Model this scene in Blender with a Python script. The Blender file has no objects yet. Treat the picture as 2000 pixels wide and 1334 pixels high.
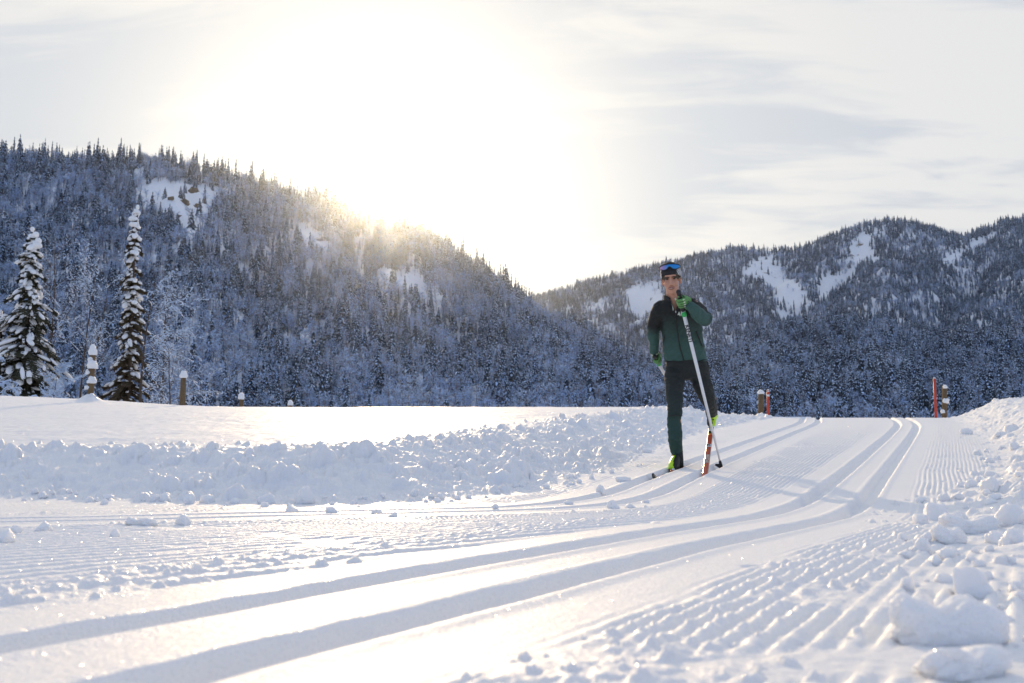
import bpy, bmesh, math, random
import numpy as np
from mathutils import Vector, Matrix, noise as mnoise
from mathutils.bvhtree import BVHTree

R = math.radians
scene = bpy.context.scene
COL = scene.collection
rng = np.random.default_rng(7)
random.seed(7)

# ---------------------------------------------------------------- camera, sky, sun, exposure
EZ = 0.21                                   # eye height over the flat snow in the dip
FPX, CX, CY = 1944.0, 1000.0, 667.0
PITCH = math.atan((912 - 667) / FPX)
cam_d = bpy.data.cameras.new('camera')
cam = bpy.data.objects.new('camera', cam_d)
COL.objects.link(cam)
cam.location = (0, 0, EZ)
cam.rotation_euler = (math.pi / 2 + PITCH, 0, 0)
cam_d.sensor_width = 36.0
cam_d.lens = FPX / 2000 * 36
cam_d.clip_start = 0.05
cam_d.clip_end = 20000
cam_d.dof.use_dof = True
cam_d.dof.focus_distance = 8.6
cam_d.dof.aperture_fstop = 7.1
scene.camera = cam


def ray(px, py):
    """slope of the view ray through a photo pixel: x and z gained per metre of y"""
    a = PITCH + math.atan((CY - py) / FPX)
    fw = math.cos(PITCH) - (CY - py) / FPX * math.sin(PITCH)
    return (px - CX) / FPX / fw, math.tan(a)


def W(px, py, y):
    u, w = ray(px, py)
    return Vector((u * y, y, EZ + w * y))


def proj(x, y, z):
    c, s = math.cos(PITCH), math.sin(PITCH)
    d = y * c + (z - EZ) * s
    v = -y * s + (z - EZ) * c
    return CX + FPX * x / d, CY - FPX * v / d


su, sw = ray(752, 352)
SUN = Vector((su, 1.0, sw)).normalized()
sun_el = math.asin(SUN.z)
sun_az = math.atan2(SUN.x, SUN.y)

world = bpy.data.worlds.new('World')
scene.world = world
world.use_nodes = True


def build_sky():
    nt = world.node_tree
    nt.nodes.clear()
    N = lambda t, **k: setp(nt.nodes.new(t), k)

    def setp(n, k):
        for a, b in k.items():
            setattr(n, a, b)
        return n

    def math_(op, a, b=None, clamp=False):
        n = N('ShaderNodeMath', operation=op, use_clamp=clamp)
        for i, v in enumerate((a, b)):
            if v is None:
                continue
            if isinstance(v, (int, float)):
                n.inputs[i].default_value = v
            else:
                nt.links.new(v, n.inputs[i])
        return n.outputs[0]

    def mixc(fac, a, b, blend='MIX'):
        n = N('ShaderNodeMix', data_type='RGBA', blend_type=blend)
        for sock, v in ((n.inputs[0], fac), (n.inputs[6], a), (n.inputs[7], b)):
            if isinstance(v, (int, float)):
                sock.default_value = v
            elif isinstance(v, tuple):
                sock.default_value = (*v, 1)
            else:
                nt.links.new(v, sock)
        return n.outputs[2]

    def smooth(v, lo, hi):
        n = N('ShaderNodeMapRange', interpolation_type='SMOOTHSTEP')
        nt.links.new(v, n.inputs[0])
        n.inputs[1].default_value = lo
        n.inputs[2].default_value = hi
        return n.outputs[0]

    tc = N('ShaderNodeTexCoord')
    sky = N('ShaderNodeTexSky', sky_type='NISHITA', sun_disc=False, sun_elevation=sun_el, sun_rotation=sun_az,
            air_density=1.0, dust_density=1.0, ozone_density=1.5)
    sep = N('ShaderNodeSeparateXYZ')
    nt.links.new(tc.outputs['Generated'], sep.inputs[0])
    dot = N('ShaderNodeVectorMath', operation='DOT_PRODUCT')
    nt.links.new(tc.outputs['Generated'], dot.inputs[0])
    dot.inputs[1].default_value = SUN
    d = dot.outputs['Value']
    zc = math_('ADD', math_('MAXIMUM', sep.outputs[2], 0.0), 0.16)
    comb = N('ShaderNodeCombineXYZ')
    nt.links.new(math_('DIVIDE', sep.outputs[0], zc), comb.inputs[0])
    nt.links.new(math_('DIVIDE', sep.outputs[1], zc), comb.inputs[1])

    def noise(scale, detail, rough, stretch, rot, off, dist=0.0):
        mp = N('ShaderNodeMapping')
        mp.inputs['Location'].default_value = off
        mp.inputs['Rotation'].default_value = (0, 0, rot)
        mp.inputs['Scale'].default_value = stretch
        nt.links.new(comb.outputs[0], mp.inputs['Vector'])
        n = N('ShaderNodeTexNoise')
        n.inputs['Scale'].default_value = scale
        n.inputs['Detail'].default_value = detail
        n.inputs['Roughness'].default_value = rough
        n.inputs['Distortion'].default_value = dist
        nt.links.new(mp.outputs[0], n.inputs['Vector'])
        return n.outputs['Fac']

    n1 = noise(1.9, 5, 0.50, (0.50, 1.15, 1), 0.22, (3.4, 1.1, 0), 0.6)
    n2 = noise(6.5, 7, 0.58, (0.42, 1.3, 1), 0.30, (7.3, 2.1, 0), 0.8)
    dens = math_('ADD', math_('MULTIPLY', n1, 0.72), math_('MULTIPLY', n2, 0.28))
    grey = smooth(dens, 0.44, 0.56)
    f = smooth(d, -0.55, 0.97)
    base = mixc(f, SKY_REAR, SKY_FRONT)
    tint = mixc(f, (0.86, 0.88, 0.92), (0.76, 0.81, 0.89))
    g0 = smooth(d, 0.95, 0.999)
    amt = math_('MULTIPLY', grey, math_('SUBTRACT', 1.0, math_('MULTIPLY', g0, 0.72)))
    c = mixc(1.0, base, mixc(amt, (1, 1, 1), tint), 'MULTIPLY')
    c = mixc(1.0, c, mixc(smooth(d, 0.88, 0.985), (1, 1, 1), (1.10, 1.08, 1.04)), 'MULTIPLY')   # thin cloud is brightest round the sun
    b1 = N('ShaderNodeBackground')
    nt.links.new(sky.outputs[0], b1.inputs[0])
    b1.inputs[1].default_value = 0.06
    b2 = N('ShaderNodeBackground')
    nt.links.new(c, b2.inputs[0])
    b2.inputs[1].default_value = 1.0
    ms = N('ShaderNodeMixShader')
    ms.inputs[0].default_value = 0.88
    out = N('ShaderNodeOutputWorld')
    nt.links.new(b1.outputs[0], ms.inputs[1])
    nt.links.new(b2.outputs[0], ms.inputs[2])
    nt.links.new(ms.outputs[0], out.inputs[0])


SKY_REAR = (0.42, 0.53, 0.78)
SKY_FRONT = (0.84, 0.83, 0.815)
build_sky()

sun_l = bpy.data.lights.new('sun', 'SUN')
sun_l.energy = 3.1
sun_l.angle = R(0.53)
sun_l.color = (1.0, 0.73, 0.43)
sun_o = bpy.data.objects.new('sun', sun_l)
COL.objects.link(sun_o)
sun_o.location = (0, 0, 50)
sun_o.rotation_euler = SUN.to_track_quat('Z', 'Y').to_euler()

vs = scene.view_settings
vs.view_transform = 'Standard'
vs.look = 'None'
vs.exposure = 0.10
vs.gamma = 1.0
vs.use_curve_mapping = False
cy = scene.cycles
cy.use_denoising = True
cy.max_bounces = 6
cy.diffuse_bounces = 3
cy.glossy_bounces = 2
cy.transmission_bounces = 2
cy.volume_bounces = 0
cy.transparent_max_bounces = 6
cy.sample_clamp_indirect = 6.0


# ---------------------------------------------------------------- helpers
def tag(o, label=None, cat=None, group=None, kind=None):
    if label:
        o['label'] = label
    if cat:
        o['category'] = cat
    if group:
        o['group'] = group
    if kind:
        o['kind'] = kind
    return o


def link(o, parent=None):
    COL.objects.link(o)
    if parent is not None:
        o.parent = parent
        o.matrix_parent_inverse = Matrix.Translation(parent.location).inverted() if parent.parent is None else Matrix()
    return o


def mesh_obj(name, verts, faces, mats, parent=None, smooth=True, midx=None):
    me = bpy.data.meshes.new(name)
    me.from_pydata([tuple(v) for v in verts], [], faces)
    return data_obj(name, me, mats, parent, smooth, midx)


def data_obj(name, me, mats, parent=None, smooth=True, midx=None):
    for m in (mats if isinstance(mats, (list, tuple)) else [mats]):
        me.materials.append(m)
    if midx is not None:
        me.polygons.foreach_set('material_index', np.asarray(midx, dtype=np.int32))
    me.polygons.foreach_set('use_smooth', np.full(len(me.polygons), bool(smooth)))
    me.update()
    return link(bpy.data.objects.new(name, me), parent)


def empty(name, loc):
    o = bpy.data.objects.new(name, None)
    o.location = loc
    o.empty_display_size = 0.2
    COL.objects.link(o)
    return o


class MB:
    """collects verts and faces for one mesh"""
    def __init__(s):
        s.v, s.f, s.m = [], [], []

    def add(s, vs, fs, m=0):
        b = len(s.v)
        s.v += [tuple(v) for v in vs]
        s.f += [tuple(b + i for i in f) for f in fs]
        s.m += [m] * len(fs)

    def tube(s, pts, rad, n=8, m=0, cap=True, round_ends=False):
        pts = [Vector(p) for p in pts]
        rad = list(rad)
        if round_ends:
            d0 = (pts[0] - pts[1]).normalized()
            d1 = (pts[-1] - pts[-2]).normalized()
            r0, r1 = rad[0], rad[-1]
            pts = [pts[0] + d0 * r0 * .92, pts[0] + d0 * r0 * .6] + pts + [pts[-1] + d1 * r1 * .6, pts[-1] + d1 * r1 * .92]
            rad = [r0 * .4, r0 * .8] + rad + [r1 * .8, r1 * .4]
        t = (pts[1] - pts[0]).normalized()
        a = t.orthogonal().normalized()
        vs = []
        for i, p in enumerate(pts):
            if i == 0:
                t = (pts[1] - pts[0])
            elif i == len(pts) - 1:
                t = (pts[-1] - pts[-2])
            else:
                t = (pts[i + 1] - pts[i - 1])
            t.normalize()
            a = (a - t * a.dot(t))
            a = a.normalized() if a.length > 1e-6 else t.orthogonal().normalized()
            b = t.cross(a)
            for k in range(n):
                q = 2 * math.pi * k / n
                vs.append(p + (a * math.cos(q) + b * math.sin(q)) * rad[i])
        fs = []
        for i in range(len(pts) - 1):
            for k in range(n):
                k2 = (k + 1) % n
                fs.append((i * n + k, i * n + k2, (i + 1) * n + k2, (i + 1) * n + k))
        if cap:
            fs.append(tuple(range(n - 1, -1, -1)))
            fs.append(tuple((len(pts) - 1) * n + k for k in range(n)))
        s.add(vs, fs, m)

    def loft(s, rings, n=24, m=0):
        """rings: (centre, half width vector, half depth vector, squareness)"""
        vs = []
        for c, ax, ay, p in rings:
            for k in range(n):
                q = 2 * math.pi * k / n
                cs, sn = math.cos(q), math.sin(q)
                e = 2.0 / p
                vs.append(Vector(c) + Vector(ax) * (math.copysign(abs(cs) ** e, cs)) + Vector(ay) * (math.copysign(abs(sn) ** e, sn)))
        fs = []
        for i in range(len(rings) - 1):
            for k in range(n):
                k2 = (k + 1) % n
                fs.append((i * n + k, i * n + k2, (i + 1) * n + k2, (i + 1) * n + k))
        fs.append(tuple(range(n - 1, -1, -1)))
        fs.append(tuple((len(rings) - 1) * n + k for k in range(n)))
        s.add(vs, fs, m)

    def ball(s, c, sx, sy, sz, rot=None, nu=14, nv=9, m=0):
        vs = []
        c = Vector(c)
        for j in range(1, nv):
            th = math.pi * j / nv
            for k in range(nu):
                ph = 2 * math.pi * k / nu
                v = Vector((sx * math.sin(th) * math.cos(ph), sy * math.sin(th) * math.sin(ph), sz * math.cos(th)))
                vs.append(c + (rot @ v if rot else v))
        top = Vector((0, 0, sz))
        vs.append(c + (rot @ top if rot else top))
        vs.append(c - (rot @ top if rot else top))
        fs = []
        for j in range(nv - 2):
            for k in range(nu):
                k2 = (k + 1) % nu
                fs.append((j * nu + k, (j + 1) * nu + k, (j + 1) * nu + k2, j * nu + k2))
        a, b = len(vs) - 2, len(vs) - 1
        for k in range(nu):
            k2 = (k + 1) % nu
            fs.append((a, k, k2))
            fs.append((b, (nv - 2) * nu + k2, (nv - 2) * nu + k))
        s.add(vs, fs, m)

    def build(s, name, mats, parent=None, smooth=True):
        return mesh_obj(name, s.v, s.f, mats, parent, smooth, s.m)


def spline(pts, per=8):
    """Catmull-Rom through points (any dimension)"""
    P = [np.array(p, float) for p in pts]
    P = [2 * P[0] - P[1]] + P + [2 * P[-1] - P[-2]]
    out = []
    for i in range(1, len(P) - 2):
        a, b, c, d = P[i - 1], P[i], P[i + 1], P[i + 2]
        for k in range(per):
            t = k / per
            out.append(.5 * ((2 * b) + (c - a) * t + (2 * a - 5 * b + 4 * c - d) * t * t + (3 * b - a - 3 * c + d) * t ** 3))
    out.append(P[-2])
    return np.array(out)


def sstep(a, b, x):
    t = np.clip((x - a) / (b - a), 0, 1)
    return t * t * (3 - 2 * t)


def _h(ix, iy, seed):
    h = (ix.astype(np.int64) * 374761393 + iy.astype(np.int64) * 668265263 + seed * 1274126177) & 0xFFFFFFFF
    h = ((h ^ (h >> 13)) * 1103515245) & 0xFFFFFFFF
    h = ((h ^ (h >> 16)) * 2246822519) & 0xFFFFFFFF
    return (h ^ (h >> 15)) & 0xFFFFFFFF


def perlin(x, y, seed=0):
    x = np.asarray(x, float)
    y = np.asarray(y, float)
    x0, y0 = np.floor(x), np.floor(y)
    fx, fy = x - x0, y - y0
    ux, uy = fx * fx * fx * (fx * (fx * 6 - 15) + 10), fy * fy * fy * (fy * (fy * 6 - 15) + 10)

    def g(dx, dy):
        a = _h(x0 + dx, y0 + dy, seed) * (2 * math.pi / 4294967296.0)
        return np.cos(a) * (fx - dx) + np.sin(a) * (fy - dy)
    return ((g(0, 0) * (1 - ux) + g(1, 0) * ux) * (1 - uy) + (g(0, 1) * (1 - ux) + g(1, 1) * ux) * uy) * 1.5


def fbm(x, y, oct_, seed=0, gain=.5):
    a, s, t = 1.0, 0.0, 0.0
    for i in range(oct_):
        s = s + a * perlin(x * 2 ** i, y * 2 ** i, seed + 17 * i)
        t += a
        a *= gain
    return s / t


# ---------------------------------------------------------------- materials
def new_mat(name):
    m = bpy.data.materials.new(name)
    m.use_nodes = True
    nt = m.node_tree
    b = nt.nodes['Principled BSDF']
    return m, nt, b


def nd(nt, t, **k):
    n = nt.nodes.new(t)
    for a, b in k.items():
        if a.startswith('i_'):
            key = a[2:]
            n.inputs[int(key) if key.isdigit() else key.replace('_', ' ')].default_value = b
        else:
            setattr(n, a, b)
    return n


def plain(name, col, rough=.6, metal=0.0, var=.12, scale=30.0, bump=0.0, spec=.5, col2=None):
    m, nt, b = new_mat(name)
    tc = nd(nt, 'ShaderNodeTexCoord')
    nz = nd(nt, 'ShaderNodeTexNoise', i_Scale=scale, i_Detail=5.0)
    nt.links.new(tc.outputs['Object'], nz.inputs['Vector'])
    mx = nd(nt, 'ShaderNodeMix', data_type='RGBA')
    c2 = col2 or tuple(min(1, c * (1 + var)) for c in col)
    c1 = col if col2 else tuple(c * (1 - var) for c in col)
    mx.inputs[6].default_value = (*c1, 1)
    mx.inputs[7].default_value = (*c2, 1)
    nt.links.new(nz.outputs['Fac'], mx.inputs[0])
    nt.links.new(mx.outputs[2], b.inputs['Base Color'])
    b.inputs['Roughness'].default_value = rough
    b.inputs['Metallic'].default_value = metal
    b.inputs['Specular IOR Level'].default_value = spec
    if bump:
        bp = nd(nt, 'ShaderNodeBump', i_Strength=.6, i_Distance=bump)
        nt.links.new(nz.outputs['Fac'], bp.inputs['Height'])
        nt.links.new(bp.outputs[0], b.inputs['Normal'])
    return m


def snow_mat(name, sparkle=True, grain=True, sss=0.0, col=(.875, .875, .87)):
    m, nt, b = new_mat(name)
    b.inputs['Base Color'].default_value = (*col, 1)
    b.inputs['Roughness'].default_value = .55
    b.inputs['Specular IOR Level'].default_value = .25
    if sss:
        b.subsurface_method = 'RANDOM_WALK'
        b.inputs['Subsurface Weight'].default_value = sss
        b.inputs['Subsurface Radius'].default_value = (1.0, .9, .8)
        b.inputs['Subsurface Scale'].default_value = .03
    tc = nd(nt, 'ShaderNodeTexCoord')
    if grain:
        nz = nd(nt, 'ShaderNodeTexNoise', i_Scale=90.0, i_Detail=4.0, i_Roughness=.7)
        nt.links.new(tc.outputs['Object'], nz.inputs['Vector'])
        bp = nd(nt, 'ShaderNodeBump', i_Strength=.55, i_Distance=.006)
        nt.links.new(nz.outputs['Fac'], bp.inputs['Height'])
        nt.links.new(bp.outputs[0], b.inputs['Normal'])
    if sparkle:
        vo = nd(nt, 'ShaderNodeTexVoronoi', i_Scale=170.0)
        nt.links.new(tc.outputs['Object'], vo.inputs['Vector'])
        geo = nd(nt, 'ShaderNodeNewGeometry')
        sub = nd(nt, 'ShaderNodeVectorMath', operation='SUBTRACT')
        nt.links.new(vo.outputs['Color'], sub.inputs[0])
        sub.inputs[1].default_value = (.5, .5, .5)
        mad = nd(nt, 'ShaderNodeVectorMath', operation='MULTIPLY_ADD')
        nt.links.new(sub.outputs[0], mad.inputs[0])
        mad.inputs[1].default_value = (1.9, 1.9, 1.9)
        nt.links.new(geo.outputs['Normal'], mad.inputs[2])
        nrm = nd(nt, 'ShaderNodeVectorMath', operation='NORMALIZE')
        nt.links.new(mad.outputs[0], nrm.inputs[0])
        gl = nd(nt, 'ShaderNodeBsdfGlossy')
        gl.inputs['Roughness'].default_value = .18
        gl.inputs['Color'].default_value = (1, .97, .92, 1)
        nt.links.new(nrm.outputs[0], gl.inputs['Normal'])
        lt = nd(nt, 'ShaderNodeMath', operation='LESS_THAN')
        nt.links.new(vo.outputs['Distance'], lt.inputs[0])
        lt.inputs[1].default_value = .32
        ml = nd(nt, 'ShaderNodeMath', operation='MULTIPLY')
        nt.links.new(lt.outputs[0], ml.inputs[0])
        ml.inputs[1].default_value = .12
        ms = nd(nt, 'ShaderNodeMixShader')
        nt.links.new(ml.outputs[0], ms.inputs[0])
        nt.links.new(b.outputs[0], ms.inputs[1])
        nt.links.new(gl.outputs[0], ms.inputs[2])
        nt.links.new(ms.outputs[0], nt.nodes['Material Output'].inputs['Surface'])
    return m


M_SNOW = snow_mat('snow', sss=.3)
M_SNOWB = snow_mat('snow_lumps', sparkle=False, sss=.35)
M_SNOWF = snow_mat('shade_blue_snow', sparkle=False, grain=False, col=(.62, .745, .92))  # snow with the blue of shade mixed into its colour
# ---------------------------------------------------------------- the groomed slope, banks and field
_ty = np.linspace(-20, 140, 8001)
_tz = np.interp(_ty, [-20, 0, 5.4, 6.36, 8.7, 12, 16, 19, 21, 22.6, 24, 26, 30, 40, 70, 140],
                [0, 0, 0, .035, .195, .47, .803, 1.05, 1.225, 1.325, 1.32, 1.22, .8, .2, -.6, -.8])
_k = np.exp(-.5 * (np.arange(-60, 61) / 22.0) ** 2)
_tz = np.convolve(np.pad(_tz, 60, mode='edge'), _k / _k.sum(), mode='valid')
base_z = lambda y: np.interp(y, _ty, _tz)
_fz = np.interp(_ty, [-20, 0, 5, 7, 10, 15, 20, 25, 28, 32, 40, 60, 70, 140],
                [.1, .1, .27, .36, .58, .97, 1.35, 1.70, 1.86, 1.92, 1.7, .4, -.5, -.8])
_fz = np.convolve(np.pad(_fz, 60, mode='edge'), _k / _k.sum(), mode='valid')
field_z = lambda y: np.interp(y, _ty, _fz)


def on_base(px, py):
    u, w = ray(px, py)
    ys = np.geomspace(.6, 30, 4000)
    k = np.argmax(base_z(ys) >= EZ + w * ys)
    y = ys[k] if k else 24.0
    return (u * y, y)


def line(im, head=(), tail=()):
    return spline(list(head) + [on_base(*p) for p in im] + list(tail), 6)


LT = line([(0, 1019), (600, 1004.5), (950, 998), (1090, 992), (1160, 983), (1232, 966), (1298, 938), (1372, 907), (1440, 881), (1520, 850), (1580, 826)],
          [(-9, 1.4), (-4, 2.9)], [(6.9, 23.0), (8.6, 28), (14, 45), (22, 80)])
RT = line([(400, 1245), (725, 1175), (1000, 1120), (1200, 1076), (1320, 1050), (1440, 1032), (1550, 1016), (1615, 989), (1655, 958), (1697, 916), (1742, 869), (1766, 842), (1771, 826)],
          [(-1.6, -1.2), (-.95, .15)], [(9.0, 23.5), (10.6, 28), (16, 45), (26, 80)])
LB = line([(0, 973), (300, 982), (600, 983), (850, 977), (1000, 963), (1150, 930), (1250, 890), (1340, 852)],
          [(-30, 9), (-9, 6.9)], [(4.1, 18.2), (5.9, 22), (8.0, 27), (13, 45), (20, 80)])
RB = spline([(.62, -3), (.72, .3), (.86, 1.2), (1.08, 2.2), (1.36, 3.0), (1.78, 4.2), (2.75, 6.2), (4.1, 8.5), (5.35, 11), (7.35, 16), (9.35, 21), (11.5, 26), (20, 45), (34, 80)], 5)


def ease(P, sig):
    """even spacing along a line and a soft rounding of its bends"""
    L = np.concatenate([[0], np.cumsum(np.hypot(*np.diff(P, axis=0).T))])
    t = np.arange(0, L[-1], .12)
    Q = np.stack([np.interp(t, L, P[:, 0]), np.interp(t, L, P[:, 1])], 1)
    n = int(3 * sig / .12)
    k = np.exp(-.5 * (np.arange(-n, n + 1) * .12 / sig) ** 2)
    k /= k.sum()
    S_ = np.stack([np.convolve(Q[:, i], k, mode='valid') for i in (0, 1)], 1)
    S_ = np.concatenate([P[:1], S_[::3], P[-1:]])
    return S_[S_[:, 1] < 50]


LT, RT = ease(LT, .40), ease(RT, .62)


def sdist(X, Y, P):
    """signed distance to an open polyline, positive on its left; also arc length of the nearest point"""
    best = np.full(X.shape, 1e9)
    sgn = np.ones(X.shape)
    for i in range(len(P) - 1):
        ax, ay = P[i]
        bx, by = P[i + 1]
        dx, dy = bx - ax, by - ay
        L2 = dx * dx + dy * dy
        t = np.clip(((X - ax) * dx + (Y - ay) * dy) / L2, 0, 1)
        qx, qy = X - ax - t * dx, Y - ay - t * dy
        d2 = qx * qx + qy * qy
        c = dx * (Y - ay) - dy * (X - ax)
        m = d2 < best - 1e-9
        best = np.where(m, d2, best)
        sgn = np.where(m, np.where(c >= 0, 1.0, -1.0), sgn)
    return np.sqrt(best) * sgn


def land(X, Y, sl, sr):
    """smooth snow surface: trail, side banks, field (sl, sr: distance into the left and right bank)"""
    b = base_z(Y)
    hl = np.interp(Y, [0, 6, 9, 12, 16.8, 18.5, 20.5, 22], [.24, .245, .25, .27, .30, .31, .12, .05])
    f = field_z(Y) + .30 * sstep(-7, -14, X) * sstep(12, 24, Y) - 1.0 * sstep(4.0, 7.5, X)
    f = np.maximum(f, np.where(Y < 24, b + .1, -9))
    zl = b + hl * sstep(-.05, 1.3, sl)
    zl = zl + (f - zl) * sstep(1.1, 2.2, sl)
    hr = np.interp(Y, [0, 2, 5, 9, 19, 23, 27], [.10, .12, .26, .42, .42, .40, .1])
    zr = b + hr * sstep(-.1, 1.15, sr)
    z = np.where(sl > -.06, zl, b)
    z = np.where(sr > -.11, zr, z)
    return z


NU, NY = 1040, 1230
UMAX, Y0, Y1 = .66, .62, 48.0
Uv = np.linspace(-UMAX, UMAX, NU)
Yv = np.geomspace(Y0, Y1, NY)
ST = 5


def coarse_idx(n):
    i = list(range(0, n, ST))
    if i[-1] != n - 1:
        i.append(n - 1)
    return np.array(i)


def upsample(C, ri, ci):
    a = np.empty((C.shape[0], NU))
    for i in range(C.shape[0]):
        a[i] = np.interp(np.arange(NU), ci, C[i])
    k = np.clip(np.searchsorted(ri, np.arange(NY), side='right') - 1, 0, len(ri) - 2)
    t = ((np.arange(NY) - ri[k]) / (ri[k + 1] - ri[k]))[:, None]
    return a[k] * (1 - t) + a[k + 1] * t


ri, ci = coarse_idx(NY), coarse_idx(NU)
Yc = Yv[ri][:, None] * np.ones(len(ci))
Xc = Yc * Uv[ci][None, :]
tL, tR = upsample(sdist(Xc, Yc, LT), ri, ci), upsample(sdist(Xc, Yc, RT), ri, ci)
sL, sR = upsample(sdist(Xc, Yc, LB), ri, ci), upsample(-sdist(Xc, Yc, RB), ri, ci)
YY = Yv[:, None] * np.ones(NU)
XX = YY * Uv[None, :]
Z = land(XX, YY, sL, sR)

corr = sstep(.05, -.25, sL) * sstep(.05, -.15, sR)            # 1 on the groomed corridor
SEP = .155


def groove(t):
    d = np.minimum(abs(t - SEP), abs(t + SEP))
    edge = .008 * perlin(XX * 9, YY * 9, 5)
    return (-.047 + .004 * perlin(XX * 14, YY * 14, 8)) * (1 - sstep(.034, .060, d + edge * .9)) + .006 * np.exp(-((d - .075) / .02) ** 2)


plate = np.maximum(sstep(.47, .36, abs(tL)), sstep(.47, .36, abs(tR)))
rough = fbm(XX * 7, YY * 7, 4, 3)
fade = np.interp(YY, [0, 12, 20, 26], [1, 1, .55, 0])
between = (tR > 0) & (tL < 0)
wfrac = np.clip(tR / np.maximum(tR - tL, .05), 0, 1)
wob = .25 * perlin(XX * .9, YY * .9, 11)
ph = np.where(between, wfrac * 38, np.where(tL >= 0, tL / .045, tR / .035)) + wob
cord = np.sin(ph * 2 * math.pi)
cord = np.sign(cord) * np.abs(cord) ** .7
amp = np.where(between, .0072, np.where(tL >= 0, .0045, .0056 * sstep(-1.5, -.8, tR)))
broken = sstep(-.30, .25, fbm(XX * 3.2, YY * 3.2, 3, 21) + np.where(between, .32, np.where(tL >= 0, .10, np.interp(YY, [2.5, 5], [.10, .2]))))
rightside = sstep(-.42, -.75, tR) * (tR < 0)
Z += cord * amp * broken * (1 - plate) * corr * fade
# crumbly strips beside the track plates and over the far right side of the trail
strip = np.maximum(np.exp(-((tR - .58) / .13) ** 2), np.exp(-((tL + .55) / .10) ** 2) * .7)
strip = np.maximum(strip, np.exp(-((tR + .55) / .14) ** 2))
strip = np.maximum(strip, np.exp(-((tL - .60) / .12) ** 2) * .7)
strip = np.maximum(strip, .10 * rightside)
strip = strip * corr * (1 - plate)
cr = np.maximum(fbm(XX * 26, YY * 26, 3, 31), -.15)
Z += strip * (cr * .010 + .003) * np.interp(YY, [0, 10, 22], [1, .9, .4])
Z += (groove(tL) + groove(tR)) * np.interp(YY, [0, 22, 30], [1, 1, .4])
Z += .004 * fbm(XX * 1.3, YY * 1.3, 3, 41) * corr + .0012 * perlin(XX * 40, YY * 40, 44) * corr * (1 - plate * .6)
onfield = sstep(1.0, 2.0, sL)
Z += onfield * (.030 * fbm(XX * .35, YY * .6, 3, 51) + .013 * fbm(XX * 2.2, YY * 4, 3, 55) + .006 * fbm(XX * 9, YY * 9, 2, 57))
bankm = np.maximum(sstep(-.05, .25, sL) * sstep(1.75, 1.1, sL), sstep(-.2, .3, sR))
ridge = 1 - np.abs(fbm(XX * 3.1, YY * 3.1, 3, 61))
Z += bankm * (.042 * fbm(XX * 2.3, YY * 2.3, 3, 63) + .05 * (ridge - .75) + .020 * fbm(XX * 9, YY * 9, 3, 67))

lnY0, dln, du = math.log(Y0), math.log(Y1 / Y0) / (NY - 1), 2 * UMAX / (NU - 1)


def fan_at(A, x, y):
    x = np.asarray(x, float)
    y = np.maximum(np.asarray(y, float), Y0)
    j = np.clip((x / y + UMAX) / du, 0, NU - 1.001)
    i = np.clip((np.log(y) - lnY0) / dln, 0, NY - 1.001)
    i0, j0 = i.astype(int), j.astype(int)
    fi, fj = i - i0, j - j0
    return (A[i0, j0] * (1 - fj) + A[i0, j0 + 1] * fj) * (1 - fi) + (A[i0 + 1, j0] * (1 - fj) + A[i0 + 1, j0 + 1] * fj) * fi


def stamp(x, y, r, h=.75, sink=.35, e=1.0, a=0.0, lum=.25):
    """press a lump of snow of radius r into the height field"""
    if y - r * 1.5 < Y0 or y > 60:
        return
    i0 = int((math.log(max(y - r * 1.6, Y0)) - lnY0) / dln)
    i1 = min(NY - 1, int((math.log(y + r * 1.6) - lnY0) / dln) + 2)
    j0 = int(((x - r * 1.7) / y + UMAX) / du) - 1
    j1 = int(((x + r * 1.7) / y + UMAX) / du) + 2
    if j0 < 0 or j1 >= NU or i1 - i0 < 2:
        return
    sx, sy = XX[i0:i1, j0:j1] - x, YY[i0:i1, j0:j1] - y
    ca, sa = math.cos(a), math.sin(a)
    px, py = (sx * ca + sy * sa) / e, -sx * sa + sy * ca
    phi = np.arctan2(py, px)
    k = rng.random(4)
    rr = r * (1 + lum * (.6 * np.sin(2 * phi + 6.3 * k[0]) + .5 * np.sin(3 * phi + 6.3 * k[1]) + .35 * np.sin(5 * phi + 6.3 * k[2])))
    q = 1 - (px * px + py * py) / (rr * rr)
    z0 = .3 * float(fan_at(ZB, x, y)) + .7 * ZB[i0:i1, j0:j1] - sink * r
    zz = z0 + h * r * (1 + .5 * lum * np.sin(7 * px / r + 6 * k[3])) * np.sqrt(np.maximum(q, 0)) * 1.35
    np.maximum(Z[i0:i1, j0:j1], np.where(q > 0, zz, -9), out=Z[i0:i1, j0:j1])


def along(P, smin, ymax, n):
    """random points along a bank foot line in view"""
    seg = np.diff(P, axis=0)
    out = []
    L = np.hypot(*seg.T)
    # nearer stretches get more, because their small lumps can be seen
    wgt = L * ((P[:-1, 1] > .3) & (P[:-1, 1] < ymax) & (abs(P[:-1, 0]) < .62 * P[:-1, 1] + .8))
    c = np.cumsum(wgt / wgt.sum())
    k = np.searchsorted(c, rng.random(n))
    t = rng.random(n)[:, None]
    nrm = np.stack([-seg[k, 1], seg[k, 0]], 1) / L[k][:, None]
    return P[k] + seg[k] * t, nrm


ZB = Z.copy()
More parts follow.
